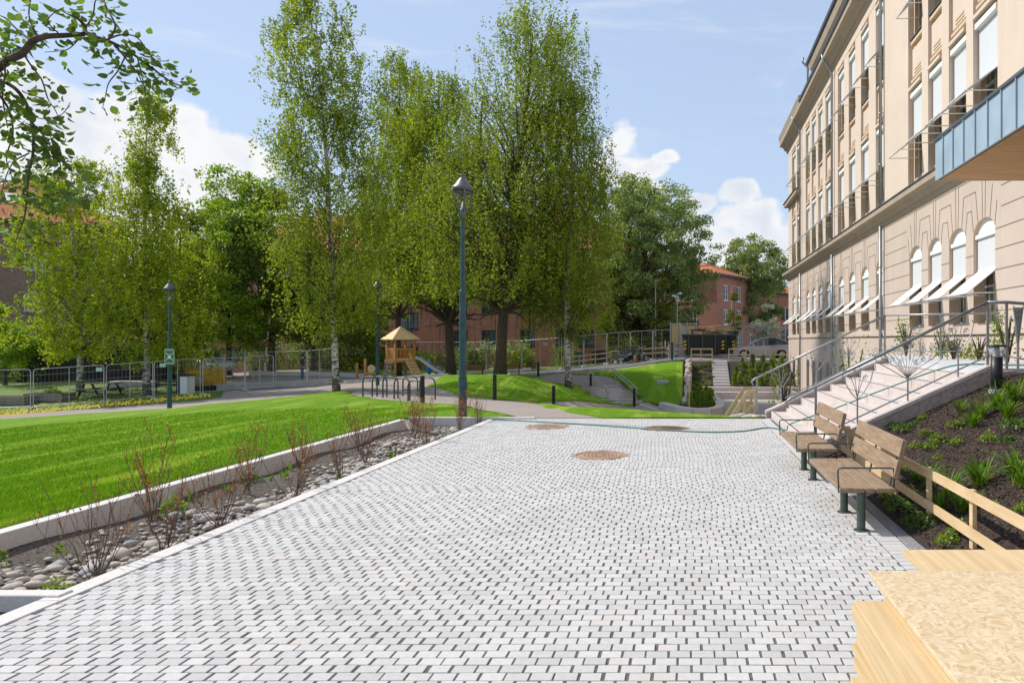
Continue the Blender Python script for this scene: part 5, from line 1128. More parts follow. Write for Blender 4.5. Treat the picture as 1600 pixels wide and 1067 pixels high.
for a, e in LP:
    d = (e - a).normalized(); d = (d + Vector((0, 0, -.35))).normalized(); s0 = rnd.uniform(.03, .068); sd = d.cross(Vector((rnd.gauss(0, .5), rnd.gauss(0, .5), 1))).normalized(); up_ = d.cross(sd)
    mid = len(V)
    for f, w_ in prof: V.append((e + d * s0 * f - up_ * s0 * .14 * f * f)[:])
    lft = len(V)
    for f, w_ in prof: V.append((e + d * s0 * f + sd * s0 * w_ * .95 + up_ * (w_ * .3 - .14 * f * f) * s0)[:])
    rgt = len(V)
    for f, w_ in prof: V.append((e + d * s0 * f - sd * s0 * w_ * .95 + up_ * (w_ * .3 - .14 * f * f) * s0)[:])
    for i in range(5): Fq += [(mid + i, lft + i, lft + i + 1, mid + i + 1), (mid + i, mid + i + 1, rgt + i + 1, rgt + i)]
npmesh('foliage', V, Fq, m['lf_near'], t, smooth=True)

# ------------------------------------------------------------ lamp posts
def lamp(name='street_lamp', H=5.75):
    t = thing(name, 'x', 'street lamp', group='street lamps with cone hats')
    k = MB(); k.tube([(0, 0, 0), (0, 0, .95), (0, 0, .97), (0, 0, 3.0), (0, 0, 3.08), (0, 0, H - .95)], [.098, .098, .085, .078, .058, .045], 16); k.lathe([(.10, .94), (.106, .96), (.10, .98)], 16); k.lathe([(.085, 2.98), (.09, 3.01), (.07, 3.06)], 16)
    k.box((.088, -.01, .62), (.02, .09, .42)); k.build('pole', m['lamp_pole'], t, False)
    k = MB(); k.lathe([(.05, H - 1.0), (.055, H - .9), (.07, H - .88), (.075, H - .78), (.06, H - .76)], 14)
    k.build('collar', m['lamp_head'], t, True)
    k = MB(); k.lathe([(.245, H - .32), (.25, H - .26), (.235, H - .24), (.17, H - .17), (.10, H - .06), (.06, H - .02), (.055, H + .03), (.07, H + .035), (.065, H + .06), (.01, H + .08)], 24); k.lathe([(.17, H - .40), (.175, H - .32), (.01, H - .319)], 20); k.build('hat', m['lamp_head'], t, True)
    k = MB()
    for a in range(4):
        b = a * math.pi / 2 + .5; c, s = math.cos(b), math.sin(b)
        k.tube([(c * .055, s * .055, H - .82), (c * .13, s * .13, H - .72), (c * .19, s * .19, H - .56), (c * .225, s * .225, H - .40), (c * .235, s * .235, H - .28)], .022, 6)
    k.build('lamp_arms', m['lamp_head'], t, True)
    k = MB(); k.lathe([(.05, H - .76), (.03, H - .68), (.005, H - .58)], 12); k.build('bulb_cone', m['white'], t, True)
    return t
L1 = lamp(); L1.location = (at(723, 16.85).x, 16.85, 0); L1['label'] = 'tall blue green lamp post with lantern standing at the paving corner'
L2 = copy_thing(L1, at(265, 30, 0), 0, 'lamp post carrying the green sign on the left lawn'); L2.scale = (.92, .92, .93)
L3 = copy_thing(L1, at(590, 36), 0, 'dark lamp post right beside the playground tower'); L3.scale = (.95, .95, .92)
for px, D, H, lb in ((1024, 58, 6.6, 'thin grey mast lamp in front of the big round tree'), (1143, 74, 7.4, 'thin grey mast lamp before the farther round tree'), (1227, 62, 4.3, 'thin grey mast beside the corner of the stucco building')):
    t = thing('mast_lamp', lb, 'street lamp', at(px, D)); k = MB(); k.tube([(0, 0, 0), (0, 0, H)], [.07, .05], 10); k.build('pole', m['galv'], t); k = MB(); k.box((.22, 0, H), (.5, .14, .07)); k.build('lamp_head', m['galv'], t)
# green sign on lamp 2
p = at(265, 29.85); t = thing('assembly_point_sign', 'green sign with white figures and corner arrows on the left lamp post', 'sign', p)
k = MB(); k.box((0, 0, 2.20), (.40, .015, .64), bev=.003); k.build('board', mat('sign_green', (.03, .16, .075), .5, .03), t)
k = MB()
for x in (-.192, .192): k.box((x, -.012, 2.2), (.016, .006, .64))
for z in (1.888, 2.512): k.box((0, -.012, z), (.384, .006, .016))
for x, s0 in ((-.045, 1), (.045, 1), (0, 1.15)):
    k.lathe([(.001, 0), (.024, .012), (.024, .03), (.001, .046)], 8, (x, -.012, 2.25 * 1 + .01)); k.box((x, -.013, 2.17), (.05, .006, .13))
for sx in (-1, 1):
    for sz in (-1, 1):
        k.beam((sx * .15, -.013, 2.2 + sz * .17), (sx * .09, -.013, 2.2 + sz * .10), .006, .022); k.prism([(sx * .07, 2.2 + sz * .075), (sx * .12, 2.2 + sz * .085), (sx * .085, 2.2 + sz * .135)], 'y', -.016, -.010)
k.build('pictogram', m['white'], t)
def text(body, size, loc, parent, material, name='lettering', rot=(R(90), 0, 0)):
    cu = bpy.data.curves.new(name, 'FONT'); cu.body = body; cu.size = size; cu.align_x = 'CENTER'; cu.align_y = 'CENTER'; cu.extrude = .002
    o = bpy.data.objects.new(name, cu); COL.objects.link(o); dg = bpy.context.evaluated_depsgraph_get(); me = bpy.data.meshes.new_from_object(o.evaluated_get(dg)); bpy.data.objects.remove(o)
    o = bpy.data.objects.new(name, me); COL.objects.link(o); me.materials.clear(); me.materials.append(material); o.location = loc; o.rotation_euler = rot; o.parent = parent; return o
text('MØTEPLASS', .055, (0, -.014, 1.935), t, m['white'])
k = MB(); k.box((0, -.012, 2.46), (.30, .006, .02)); k.build('top_line', m['white'], t)

# black bollards
def boll(px, py, D, H, lb):
    x = (px - VX) * D / F; z = min(h1(x, D), HC - (py - VY) * D / F + .05)
    t = thing('bollard', lb, 'bollard', (x, D, z - .03), 0, 'black bollards along the paths'); k = MB(); k.lathe([(.075, 0), (.075, H)], 14); k.build('post', m['black'], t, False)
    k = MB(); k.lathe([(.079, H + .001), (.079, H + .03), (.01, H + .04)], 14); k.build('cap', m['lamp_head'], t)
for a in ((660, 630, 25, .98, 'black bollard standing among the bicycle racks'), (773, 624, 27.7, .98, 'black bollard just right of the tall lamp post'), (865, 624, 31, .85, 'black bollard in front of the mound, left of the leaning birch'), (841, 586, 45.5, .95, 'farthest black bollard, behind the mound'), (923, 605, 43.4, .95, 'black bollard at the head of the small park steps'), (991, 635, 37.6, 1.0, 'black bollard at the foot of the small park steps')): boll(*a)
# small park steps with rails
t = thing('park_steps', 'short flight of pinkish stone steps between the mound and the green slope', 'steps')
k = MB(); xs = [at(988, 40.6).x, at(942, 40.6).x]
a0 = Vector((at(968, 40.8).x, 40.8, h1(at(968, 40.8).x, 40.8))); a1 = Vector((at(938, 43.9).x, 43.9, 0)); zt_ = HC - 69.5 * 43.9 / F
nst = 7
for i in range(nst):
    f = i / nst; c = a0.lerp(Vector((a1.x, a1.y, 0)), f); z = a0.z - .05 + (zt_ - a0.z + .05) * (i + 1) / nst; k.box((c.x, c.y + .6, z - .5), (1.95, 1.2, 1.0 + .001 * i), bev=.01)
k.build('step_blocks', m['pink'], t)
for sx, lb in ((-.75, ''), (.95, '')):
    k = MB(); q0 = a0 + Vector((sx, 0, 0)); q0.z = a0.z; q1 = Vector((a1.x + sx, a1.y, zt_))
    for hh in (.95, .72): k.tube([q0 + Vector((.15, -.3, hh - .1)), q0 + Vector((0, 0, hh)), q1 + Vector((0, 0, hh)), q1 + Vector((-.25, .1, hh))], .03, 6)
    for q in (q0, q1): k.tube([q - Vector((0, 0, .3)), q + Vector((0, 0, .95))], .028, 6)
    k.build('handrail', m['galv'], t)
k = MB(); pts_ = [at(1000, 38.2), at(1040, 36.0), at(1075, 35.0)]
for a, b in zip(pts_, pts_[1:]): k.beam((a.x, a.y, max(a.z, HC - (637 - VY) * a.y / F)), (b.x, b.y, HC - (646 - VY) * b.y / F), .12, .16)
struct(k.build('path_edge_kerb', m['kerb']))
# flat stone slab sunk in the green slope
p = at(1035, 42.5); k = MB(); k.box((p.x, p.y, p.z + .02), (.75, .5, .28), bev=.06, rz=.2); tag(k.build('half_buried_rock', m['concrete']), 'flat pale rock half sunk in the green slope', 'rock')

# ------------------------------------------------------------ lower courtyard: curved seat wall, bank, steps, hedge plants
ZC = -1.7
t = thing('seat_wall', 'low pink granite wall curving round the planting and along the courtyard', 'wall')
def wallrun(k, pts, th, z0, z1, mi=0):
    for i in range(len(pts) - 1):
        a = Vector(pts[i]); b = Vector(pts[i + 1]); d = (b - a).normalized(); nn = Vector((-d.y, d.x)) * th / 2
        a2 = a - d * (th * .15); b2 = b + d * (th * .15); z1_ = z1 - .001 * (i % 2)
        k.add([(*(a2 - nn), z0), (*(b2 - nn), z0), (*(b2 + nn), z0), (*(a2 + nn), z0), (*(a2 - nn), z1_), (*(b2 - nn), z1_), (*(b2 + nn), z1_), (*(a2 + nn), z1_)], [(0, 1, 5, 4), (1, 2, 6, 5), (2, 3, 7, 6), (3, 0, 4, 7), (4, 5, 6, 7), (3, 2, 1, 0)], mi)
k = MB(); wp = [pd(1112, 42.6), pd(1122, 37.5), pd(1126, 35), (pd(1121, 33.7)), pd(1108, 33.1), pd(1085, 33.0), pd(1060, 34.0), pd(1036, 36.2)]
wallrun(k, wp, .42, ZC - .1, -1.33); k.build('curved_wall', m['pink'], t)
k = MB(); wallrun(k, [(1.35, 43.0), (6.98, 43.0)], .6, ZC - .1, -1.28); wallrun(k, [(1.0, 43.6), (6.98, 43.6)], .5, ZC - .1, -1.02); k.build('bench_wall', m['pink'], t)
def bk2(X, Y): return np.clip(-1.06 + (np.asarray(Y, float) - 43.8) * .415, -1.06, .46)
sheet('planted_bank', [(.30, 43.82), (6.98, 43.82), (6.98, 47.46), (.30, 47.46)], .3, m['soil'], 0, bk2)
sheet('planter_soil', [pd(1112, 43.7), pd(1124, 35), pd(1108, 33.3), pd(1080, 33.3), pd(1062, 36), pd(1076, 43.8)], .4, m['soil'], 0, flat(-1.42))
t = thing('pale_steps', 'narrow pale concrete steps climbing the planted bank to the street', 'steps'); k = MB()
x0 = (1115 - VX) * 44 / F; x1 = (1141 - VX) * 44 / F
for i in range(9): z = -1.02 + (i + 1) * .165; k.box(((x0 + x1) / 2, 43.95 + i * .38 + .4, z - .35), (x1 - x0, .8, .7 + .001 * i), bev=.01)
k.build('step_blocks', m['kerb'], t)
def hedge_mesh(nm, mt):
    n = 620; th = nr.random(n) * 6.283; z = nr.random(n) ** .8 * .72; rr = .21 * np.sqrt(nr.random(n)) * np.clip(1.15 - z, .35, 1) * (1 + .35 * np.sin(th * 3 + z * 9)); return npmesh(nm, leafcloud(np.c_[rr * np.cos(th), rr * np.sin(th), z + .03], .045, .6, .2), quads(n), mt)
hp_ = hedge_mesh('hedge_plant', m['lf_mid']); hp2 = hedge_mesh('hedge_plant', m['lf_lime'])
def zbk(px, py):
    D = np.arange(43.9, 47.4, .01); Z = HC - (py - VY) * D / F; kk = np.nonzero(Z <= bk2(0, D))[0]; i = kk[0] if len(kk) else -1; return Vector(((px - VX) * D[i] / F, D[i], float(bk2(0, D[i]))))
O_ = ['first', 'second', 'third', 'fourth', 'fifth', 'sixth', 'seventh', 'eighth']; HL = [o_ + ' from the left in the lowest row' for o_ in O_] + [o_ + ' from the left in the middle row' for o_ in O_] + [o_ + ' from the left in the top row' for o_ in O_[:5]]
for px, py in ((1148, 603), (1156, 598), (1166, 604), (1175, 598), (1188, 604), (1197, 596), (1208, 602), (1218, 598), (1150, 585), (1162, 582), (1172, 585), (1183, 580), (1195, 584), (1206, 578), (1216, 582), (1226, 585), (1160, 572), (1176, 571), (1192, 569), (1208, 568), (1222, 568)):
    relocate(rnd.choice((hp_, hp2)), zbk(px, py), rnd.uniform(.75, 1.15), label='hedge plant ' + HL.pop(0) + ' right of the pale steps', group='hedge plants right of the pale steps', cat='plant')
for px, py in ((1084, 592), (1098, 596), (1108, 590), (1088, 575), (1102, 572), (1109, 578), (1095, 584), (1086, 600), (1106, 601), (1110, 568)):
    relocate(rnd.choice(lady), zbk(px, py), rnd.uniform(1.6, 2.3), label='small green plant in the dark soil left of the pale steps', group='small plants left of the pale steps', cat='plant')
for px, D in ((1084, 42), (1095, 42.4), (1104, 41), (1088, 39.5), (1102, 38.5), (1110, 40), (1085, 37), (1098, 36), (1112, 36.6), (1108, 34.9), (1090, 34.6), (1078, 34.8)):
    q = pd(px, D); relocate(rnd.choice((hp_, hp2)), (q[0], q[1], -1.42), rnd.uniform(.8, 1.0), label='dense low green shrub inside the curved granite wall', group='low shrubs inside the curved wall', cat='plant')
# stone retaining wall stepping up beside the slope
t = thing('rubble_wall', 'rough rubble stone wall climbing between the green slope and the dark bank', 'wall'); k = MB()
rs = random.Random(5); bm_ = [stone_mesh(20 + i, m['cobble']) for i in range(3)]; V = []; Fq = []
def stones_into(V, Fq, me, c, s, rz):
    M3 = Matrix.Rotation(rz, 3, 'Z'); n0 = len(V)
    for v in me.vertices: q = M3 @ Vector((v.co.x * s[0], v.co.y * s[1], v.co.z * s[2])); V.append((c[0] + q.x, c[1] + q.y, c[2] + q.z))
    for p in me.polygons: Fq.append(tuple(n0 + i for i in p.vertices))
low = [stone_mesh(30 + i, m['cobble'], sub=1) for i in range(4)]
for i in range(520):
    f = rs.random(); D = 36.3 + f * 10.6; xw = (1072 + 4 * f - VX) * D / F + rs.uniform(-.12, .14); ztop = max(float(hgt(np.array([xw - .3]), np.array([D]))[0]) + .12, -1.3)
    stones_into(V, Fq, rs.choice(low), (xw, D, rs.uniform(max(ZC, ztop - 1.0), ztop)), (rs.uniform(.10, .17), rs.uniform(.10, .17), rs.uniform(.12, .2)), rs.uniform(0, 6))
npmesh('stones', V, Fq, m['cobble'], t, smooth=False)
k = MB(); k.prism([(36.3, -2), (36.3, -1.45), (42, -1.0), (46.8, .3), (46.8, -2)], 'x', (1073 - VX) * 42 / F - .1, (1073 - VX) * 42 / F + .16); k.build('backing', m['concrete'], t)
# thin timber guard beside the rubble wall and along the bank top
t = thing('timber_guard', 'thin raw timber guard rail along the top of the dark bank', 'fence'); 
for px, pts in (((0), [(1080, 46.9), (1095, 46.9), (1113, 46.9)]), (1, [(1139, 46.9), (1166, 46.9), (1196, 46.9), (1230, 46.9)])):
    k = MB()
    for a, D in pts: q = pd(a, D); k.box((q[0], q[1], .46 + .42), (.06, .06, .9))
    q0 = pd(pts[0][0], 46.9); q1 = pd(pts[-1][0], 46.9)
    for z in (1.28, .9): k.box(((q0[0] + q1[0]) / 2, 46.85, z), (q1[0] - q0[0], .03, .09))
    k.build('rail_section', m['pine'], t)
for px, D, z0, z1, lb in ((1080, 46.5, -.2, 1.35, 'upper thin timber post beside the rubble wall'), (1077, 34.6, -1.75, -.15, 'lower thin timber post standing by the curved wall')):
    q = pd(px, D); k = MB(); k.box((q[0], q[1], (z0 + z1) / 2), (.07, .05, z1 - z0)); tag(k.build('timber_post', m['pine']), lb, 'post')
# timber stair rail and rocks at the corner of the granite steps
t = thing('timber_stair_rail', 'raw timber stair rail beside the foot of the granite steps', 'handrail')
for dy in (0, 1.2):
    k = MB(); x = 1.72; Y = 17.6 + dy
    k.box((x + .05, Y, .28 - .2), (.07, .05, 1.0)); k.box((x - .22, Y, -.05), (.06, .05, 1.0)); k.beam((x + .08, Y - .01, .58), (x - .15, Y - .01, .57), .05, .08); k.beam((x - .13, Y - .012, .59), (x - .62, Y - .012, -.15), .05, .08); k.beam((x + .04, Y - .014, .2), (x - .12, Y - .014, .2), .04, .07); k.beam((x - .1, Y - .016, .21), (x - .5, Y - .016, -.4), .04, .07)
    k.build('rail_frame', m['pine'], t)
for i, (x, y, r) in enumerate(((1.25, 17.05, .13), (1.5, 16.95, .12), (1.72, 17.0, .12), (1.9, 17.1, .1), (1.38, 17.3, .12), (1.62, 17.25, .1))):
    o = bpy.data.objects.new('rock', sm[i]); COL.objects.link(o); o.location = (x, y, .0); o.scale = (r * 1.2, r, r * .9); tag(o, 'pale rock in the row below the timber stair rail', 'rock', 'pale rocks at the paving corner')
# climbing plants at the building base
for i, (x, y, h_, lb) in enumerate(((6.5, 14.2, 1.1, 'climbing plant with green leaves against the wall behind the black bollard light'), (6.6, 18.1, .75, 'small climbing plant at the wall base above the far handrail'), (6.6, 17.3, .5, 'low climber between the two wall plants'), (6.6, 21.0, 1.1, 'reddish leaved young climber by the wall beyond the steps'), (4.3, 18.2, 2.4, 'tall leafy young tree right beyond the granite steps'), (2.6, 18.4, 1.9, 'slim reddish shrub beyond the foot of the granite steps'), (6.6, 15.8, .6, 'sparse wall climber left of the climbing plant'))):
    zb_ = ZL if y < 17 else (1.42 if x > 6 else -.4)
    shrub(lb, (x, y, zb_), .28 + h_ * .1, h_, 130 + int(150 * h_), .035, 'lf_lime' if i % 3 != 2 else 'lf_hedge', 70 + i, 0, 'climbing_plant', 'young plants at the stucco building')
k = MB(); k.box((6.3, 19.5, .0), (1.4, 5.1, 2.78)); struct(k.build('landing_extension', m['slab']))

# ------------------------------------------------------------ bicycle racks
rk = thing('bicycle_rack', 'x', 'bicycle rack', group='bicycle racks on the gravel'); k = MB()
k.tube([(-.0, -.38, -.1), (0, -.38, .55), (0, -.33, .68), (0, -.22, .75), (0, 0, .765), (0, .22, .75), (0, .33, .68), (0, .38, .55), (0, .38, -.1)], .027, 8); k.build('hoop', m['rack'], rk, True)
k = MB(); k.tube([(0, -.38, .22), (0, .38, .22)], .02, 6); k.build('crossbar', m['rack'], rk)
rl = [(578, 27.6), (593, 27.0), (610, 26.4), (628, 25.8), (641, 27.4), (650, 25.3), (668, 26.6)]
names = ['leftmost of the grey bicycle racks', 'second grey bicycle rack from the left', 'third grey bicycle rack from the left', 'grey bicycle rack in the middle of the row', 'grey bicycle rack of the back row near the middle', 'grey bicycle rack right before the black bollard', 'rightmost grey bicycle rack beside the black bollard']
for i, (px, D) in enumerate(rl):
    q = at(px, D)
    if i == 0: rk.location = q; rk.rotation_euler = (0, 0, R(66)); rk['label'] = names[0]
    else: copy_thing(rk, q, R(66), names[i])
k = MB(); a = at(572, 27.9); b = at(672, 26.2); k.tube([a + Vector((0, 0, .22)), b + Vector((0, 0, .22))], .02, 6); k.tube([a + Vector((.1, -.4, .75)), a.lerp(b, .5) + Vector((0, -.2, .76))], .02, 6); tag(k.build('rack_bar', m['rack']), 'long low bar joining the bicycle racks', 'bar')

# ------------------------------------------------------------ playground
c = at(626, 45.5); t = thing('play_tower', 'orange timber play tower with a pyramid roof, ramp, net and slide', 'play tower', c, R(46))
PW = .62
for x in (-PW, PW):
    for y in (-PW, PW): k = MB(); k.tube([(x, y, -.1), (x, y, 2.75)], .075, 10); k.build('post', m['play'], t, True)
k = MB(); k.box((0, 0, 1.30), (1.35, 1.35, .09)); k.build('deck', m['play_light'], t)
for z in (1.45, 1.95, 2.0): 
    pass
for (x, y, dx, dy) in ((0, -PW - .07, 1.3, .05), (0, PW + .07, 1.3, .05), (-PW - .07, 0, .05, 1.3), (PW + .07, 0, .05, 1.3)):
    k = MB(); k.box((x, y, 1.98), (dx, dy, .10)); k2 = MB(); k2.box((x, y, 1.22), (dx + .1, dy, .16)); k2.build('deck_beam', m['play'], t)
    if dx > 1 and y > 0 or dy > 1:
        for i in range(6): u_ = -.5 + i * .2; k.box((x + (u_ if dx > 1 else 0), y + (u_ if dy > 1 else 0), 1.64), ((.1, .03, .6) if dx > 1 else (.03, .1, .6)))
    k.build('railing', m['play'], t)
k = MB(); e = .92; zr0 = 2.62
k.add([(-e, -e, zr0), (e, -e, zr0), (e, e, zr0), (-e, e, zr0), (0, 0, 3.45), (-e, -e, zr0 - .05), (e, -e, zr0 - .05), (e, e, zr0 - .05), (-e, e, zr0 - .05)], [(0, 1, 4), (1, 2, 4), (2, 3, 4), (3, 0, 4), (0, 5, 6, 1), (1, 6, 7, 2), (2, 7, 8, 3), (3, 8, 5, 0), (8, 7, 6, 5)])
k.build('roof', m['play_light'], t)
k = MB(); k.beam((.25, -.75, 1.28), (.25, -2.2, .02), .62, .05)
k.build('climbing_ramp', m['play_light'], t); k = MB()
for i in range(6): f = .1 + i * .15; k.box((.25, -.75 - 1.45 * f, 1.28 - 1.26 * f + .05), (.6, .07, .05))
k.tube([(-.02, -.75, 1.75), (-.02, -2.1, .45)], .02, 6); k.build('ramp_cleats', m['play'], t)
k = MB()
for i in range(5): k.tube([(-.78, -.5 + i * .25, 1.25), (-.95, -.5 + i * .25, 0)], .014, 4)
for i in range(5): k.tube([(-.8 - .03 * i, -.52, 1.1 - i * .24), (-.8 - .03 * i, .52, 1.1 - i * .24)], .014, 4)
k.build('climbing_net', m['rope'], t)
k = MB(); sp = [(.7, .3, 1.35), (1.0, .3, 1.25), (1.9, .3, .62), (2.6, .3, .22), (3.3, .3, .12)]
for i in range(4):
    a = Vector(sp[i]); b = Vector(sp[i + 1]); k.beam(a, b, .46, .02); 
    for s0 in (-.24, .24): k.beam(a + Vector((0, s0, .08)), b + Vector((0, s0, .08)), .02, .18)
o = k.build('slide', m['galv'], t); o.rotation_euler = (0, 0, R(-46)); o.location = (.1, -.3, 0)
q = at(578, 45); t = thing('play_post', 'short orange timber post with a round spinning toy left of the play tower', 'play post', q)
k = MB(); k.tube([(-.3, 0, 0), (-.3, 0, 1.45)], .08, 10); k.tube([(-.1, .1, 0), (-.1, .1, .6)], .08, 8); k.box((0, 0, .5), (.75, .14, .14)); k.build('post', m['play'], t)
k = MB(); k.M = Matrix.Translation((.12, -.05, .8)) @ Matrix.Rotation(R(90), 4, 'X'); k.lathe([(.24, -.04), (.26, 0), (.24, .04)], 16); k.build('disc', m['play_light'], t)
q = at(558, 46); k = MB(); k.tube([q, q + Vector((0, 0, 1.2))], .09, 8); tag(k.build('timber_post', m['play']), 'single round timber post at the left rim of the playground', 'post')
q = at(671, 50); t = thing('blue_rocker', 'small bright blue play figure near the end of the slide', 'toy', q); k = MB(); bl = mat('blue_plastic', (.02, .20, .50), .4, .05)
k.lathe([(.05, 0), (.16, .35), (.2, .6), (.1, .85)], 12); k.lathe([(.05, .8), (.14, .95), (.05, 1.1)], 12, (0, -.1, 0)); k.build('body', bl, t, True); k = MB(); k.box((.55, 0, .38), (.3, .25, .55), bev=.06); k.build('seat', bl, t)
# sand pit kerb and rail posts
def pline(name, pts, w_, h_, material, up=0.0):
    k = MB(); P3 = [at(*p) for p in pts]
    for a, b in zip(P3, P3[1:]): k.beam(a + Vector((0, 0, up + h_ / 2)), b + Vector((0, 0, up + h_ / 2)), w_, h_)
    return k.build(name, material)
struct(pline('playground_kerb', [(540, 43.5), (580, 42.5), (700, 43.2)], .3, .18, m['kerb'])); struct(pline('playground_kerb', [(680, 51), (740, 51.5), (830, 52)], .2, .25, m['kerb']))
struct(pline('playground_kerb', [(390, 50), (520, 50), (570, 48.5)], .2, .3, m['kerb']))
for px, D, lb in ((740, 47, 'brown slatted park bench left of the thick birch trunk'), (797, 48, 'brown slatted park bench right of the thick birch trunk')):
    q = at(px, D); t = thing('slatted_bench', lb, 'bench', q, R(6)); k = MB(); wd_ = mat('brown_slats', (.28, .16, .06), .7) if px == 740 else wd_
    for z in (.5, .62, .74): k.box((0, .2, z), (1.5, .03, .09))
    k.build('backrest', wd_, t); k = MB()
    for y in (-.15, 0, .12): k.box((0, y, .43), (1.5, .1, .03))
    k.build('seat', wd_, t)
    for x in (-.6, .6): k = MB(); k.tube([(x, .15, .75), (x, .12, .42), (x, 0, 0)], .025, 6); k.tube([(x, -.18, .42), (x, -.1, 0)], .025, 6); k.build('leg', m['black'], t)

# ------------------------------------------------------------ wire fences
def panel(a, b, H, label, group='wire fence panels'):
    """one site fence panel from ground point a to b"""
    a = Vector(a); b = Vector(b); d = b - a; L = d.xy.length; dz = d.z; t = thing('wire_fence_panel', label, 'fence', a, math.atan2(d.y, d.x), group)
    P = lambda s, z: (s, 0, z + dz * s / L)
    r = .12; k = MB(); k.tube([P(.03, .08), P(.03, H - r), P(.03 + r * .3, H - r * .3), P(.03 + r, H), P(L - r - .03, H), P(L - .03 - r * .3, H - r * .3), P(L - .03, H - r), P(L - .03, .08)], .021, 6); k.tube([P(.03, .16), P(L - .03, .16)], .016, 5); k.tube([P(L / 2, .16), P(L / 2, H)], .016, 5); k.build('frame', m['galv'], t)
    k = MB(); n = int(L / .16)
    for i in range(1, n): k.tube([P(i * L / n, .16), P(i * L / n, H)], .0028, 3, cap=False)
    for z in (.5, .9, 1.3, 1.7): k.tube([P(.03, z), P(L - .03, z)], .005, 3, cap=False)
    k.build('wire_mesh', m['galv'], t)
    k = MB(); k.box((0, 0, .05), (.22, .62, .13), bev=.02); k.build('foot_block', m['concrete'], t)
def fl(pts, H, labs):
    P3 = [at(*p) for p in pts]
    for i, (a, b) in enumerate(zip(P3, P3[1:])): panel(a, b, H, labs[i % len(labs)])
fl([(-60, 34.3), (49, 35.0)], 2.0, ['site fence panel cut by the left edge in front of the planter boxes'])
fl([(51, 35.0), (163.5, 36.0)], 2.0, ['site fence panel in front of the long planter box and the picnic table'])
fl([(165, 36.0), (240, 37.2), (314, 38.6)], 2.0, ['site fence panel between the picnic table and the sign lamp post', 'site fence panel right of the sign lamp post, before the yellow container'])
fl([(316, 38.6), (383, 40), (428, 41)], 1.95, ['site fence panel in front of the silver car', 'site fence panel over the pale concrete edge'])
fl([(345, 44), (383, 43.2)], 2.1, ['site fence panel standing farther back near the silver car'])
fl([(383, 43.2), (480, 42.2), (520, 40.5)], 2.1, ['long site fence panel before the dark trees and the worker', 'site fence panel just left of the white birch trunk'])
fl([(640, 53), (700, 52.6), (760, 52), (815, 51.6), (874, 50.5)], 2.3, ['distant fence panel behind the slide', 'distant fence panel right of the slide before the shrubs', 'distant fence panel behind the park benches', 'distant fence panel with a small white notice, left of the leaning birch'])
fl([(877, 50.5), (912, 51), (948, 51.5), (985, 53), (1020, 54), (1048, 55)], 2.3, ['fence panel just right of the leaning birch trunk', 'fence panel before the black bins', 'fence panel behind the first columnar hornbeam', 'fence panel behind the bundle of steel', 'fence panel left of the plywood hoarding'])
fl([(1130, 60), (1160, 60), (1200, 60), (1240, 60)], 2.5, ['street fence panel behind the bonnet of the car', 'street fence panel behind the roof of the car', 'street fence panel at the corner of the stucco building'])
for px, D, z, lb in ((156, 35.8, 1.8, 'small green notice on the fence panel by the picnic table'), (255, 37.3, 1.78, 'small green notice behind the sign lamp post'), (852, 51, 1.95, 'small white notice on the distant fence')):
    q = at(px, D, z); k = MB(); k.box((q.x, q.y - .04, q.z), (.32, .01, .2)); tag(k.build('notice', m['sg'] if 'sg' in m else m.setdefault('sg', mat('pale_green_sheet', (.45, .60, .50), .6))), lb, 'sign')

# ------------------------------------------------------------ left park things
def boxplanter(px, D, L, lb, plant):
    q = at(px, D); t = thing('planter_box', lb, 'planter', q, R(4), 'timber planter boxes'); k = MB(); W_ = .9; H = .42; gw = m['grey_wood']
    for y in (-W_ / 2, W_ / 2):
        for z in (.1, .31): k.box((0, y, z), (L, .04, .2))
    for x in (-L / 2, L / 2):
        for z in (.1, .31): k.box((x, 0, z), (.04, W_ - .05, .2))
    k.build('box', gw, t); k = MB(); k.box((0, 0, .33), (L - .06, W_ - .06, .08)); k.build('soil', m['soil2'], t)
    if plant: c = clump_leafy('plant', 300, .45, .35, .05, m['lf_lime']); c.location = (.1, 0, .36); c.parent = t
m['grey_wood'] = mat('grey_wood', (.24, .20, .165), .85, .25, 3)
boxplanter(22, 36.4, 1.75, 'timber planter box at the far left without plants', 0); boxplanter(78, 37.3, 1.9, 'timber planter box with a lime green plant beside the picnic table', 1)
q = at(157, 38.4); t = thing('picnic_table', 'weathered dark picnic table on the grass behind the fence', 'picnic table', q, R(3)); k = MB()
for i in range(5): k.box((0, -.3 + i * .15, .74), (1.85, .135, .04))
k.build('tabletop', m['grey_wood'], t)
for y in (-.72, .72): k = MB(); k.box((0, y - .07, .44), (1.85, .13, .04)); k.box((0, y + .07, .44), (1.85, .13, .04)); k.build('seat', m['grey_wood'], t)
for x in (-.65, .65):
    k = MB(); k.beam((x, -.72, 0), (x, -.25, .72), .05, .1); k.beam((x, .72, 0), (x, .25, .72), .05, .1); k.box((x + .051, 0, .40), (.05, 1.5, .1)); k.build('leg', m['black'], t)
q = at(262, 39.5); t = thing('black_bench', 'black slatted bench behind the sign lamp post', 'bench', q, R(-4)); k = MB()
for z in (.52, .66, .80): k.box((0, .3, z), (2.0, .03, .1))
k.build('backrest', m['black'], t); k = MB()
for y in (-.15, 0, .15): k.box((0, y, .44), (2.0, .11, .03))
k.build('seat', m['black'], t)
for x in (-.9, .9): k = MB(); k.tube([(x, .32, .85), (x, .25, .42), (x, .3, 0)], .03, 6); k.tube([(x, -.2, .44), (x, -.22, 0)], .03, 6); k.build('leg', m['black'], t)
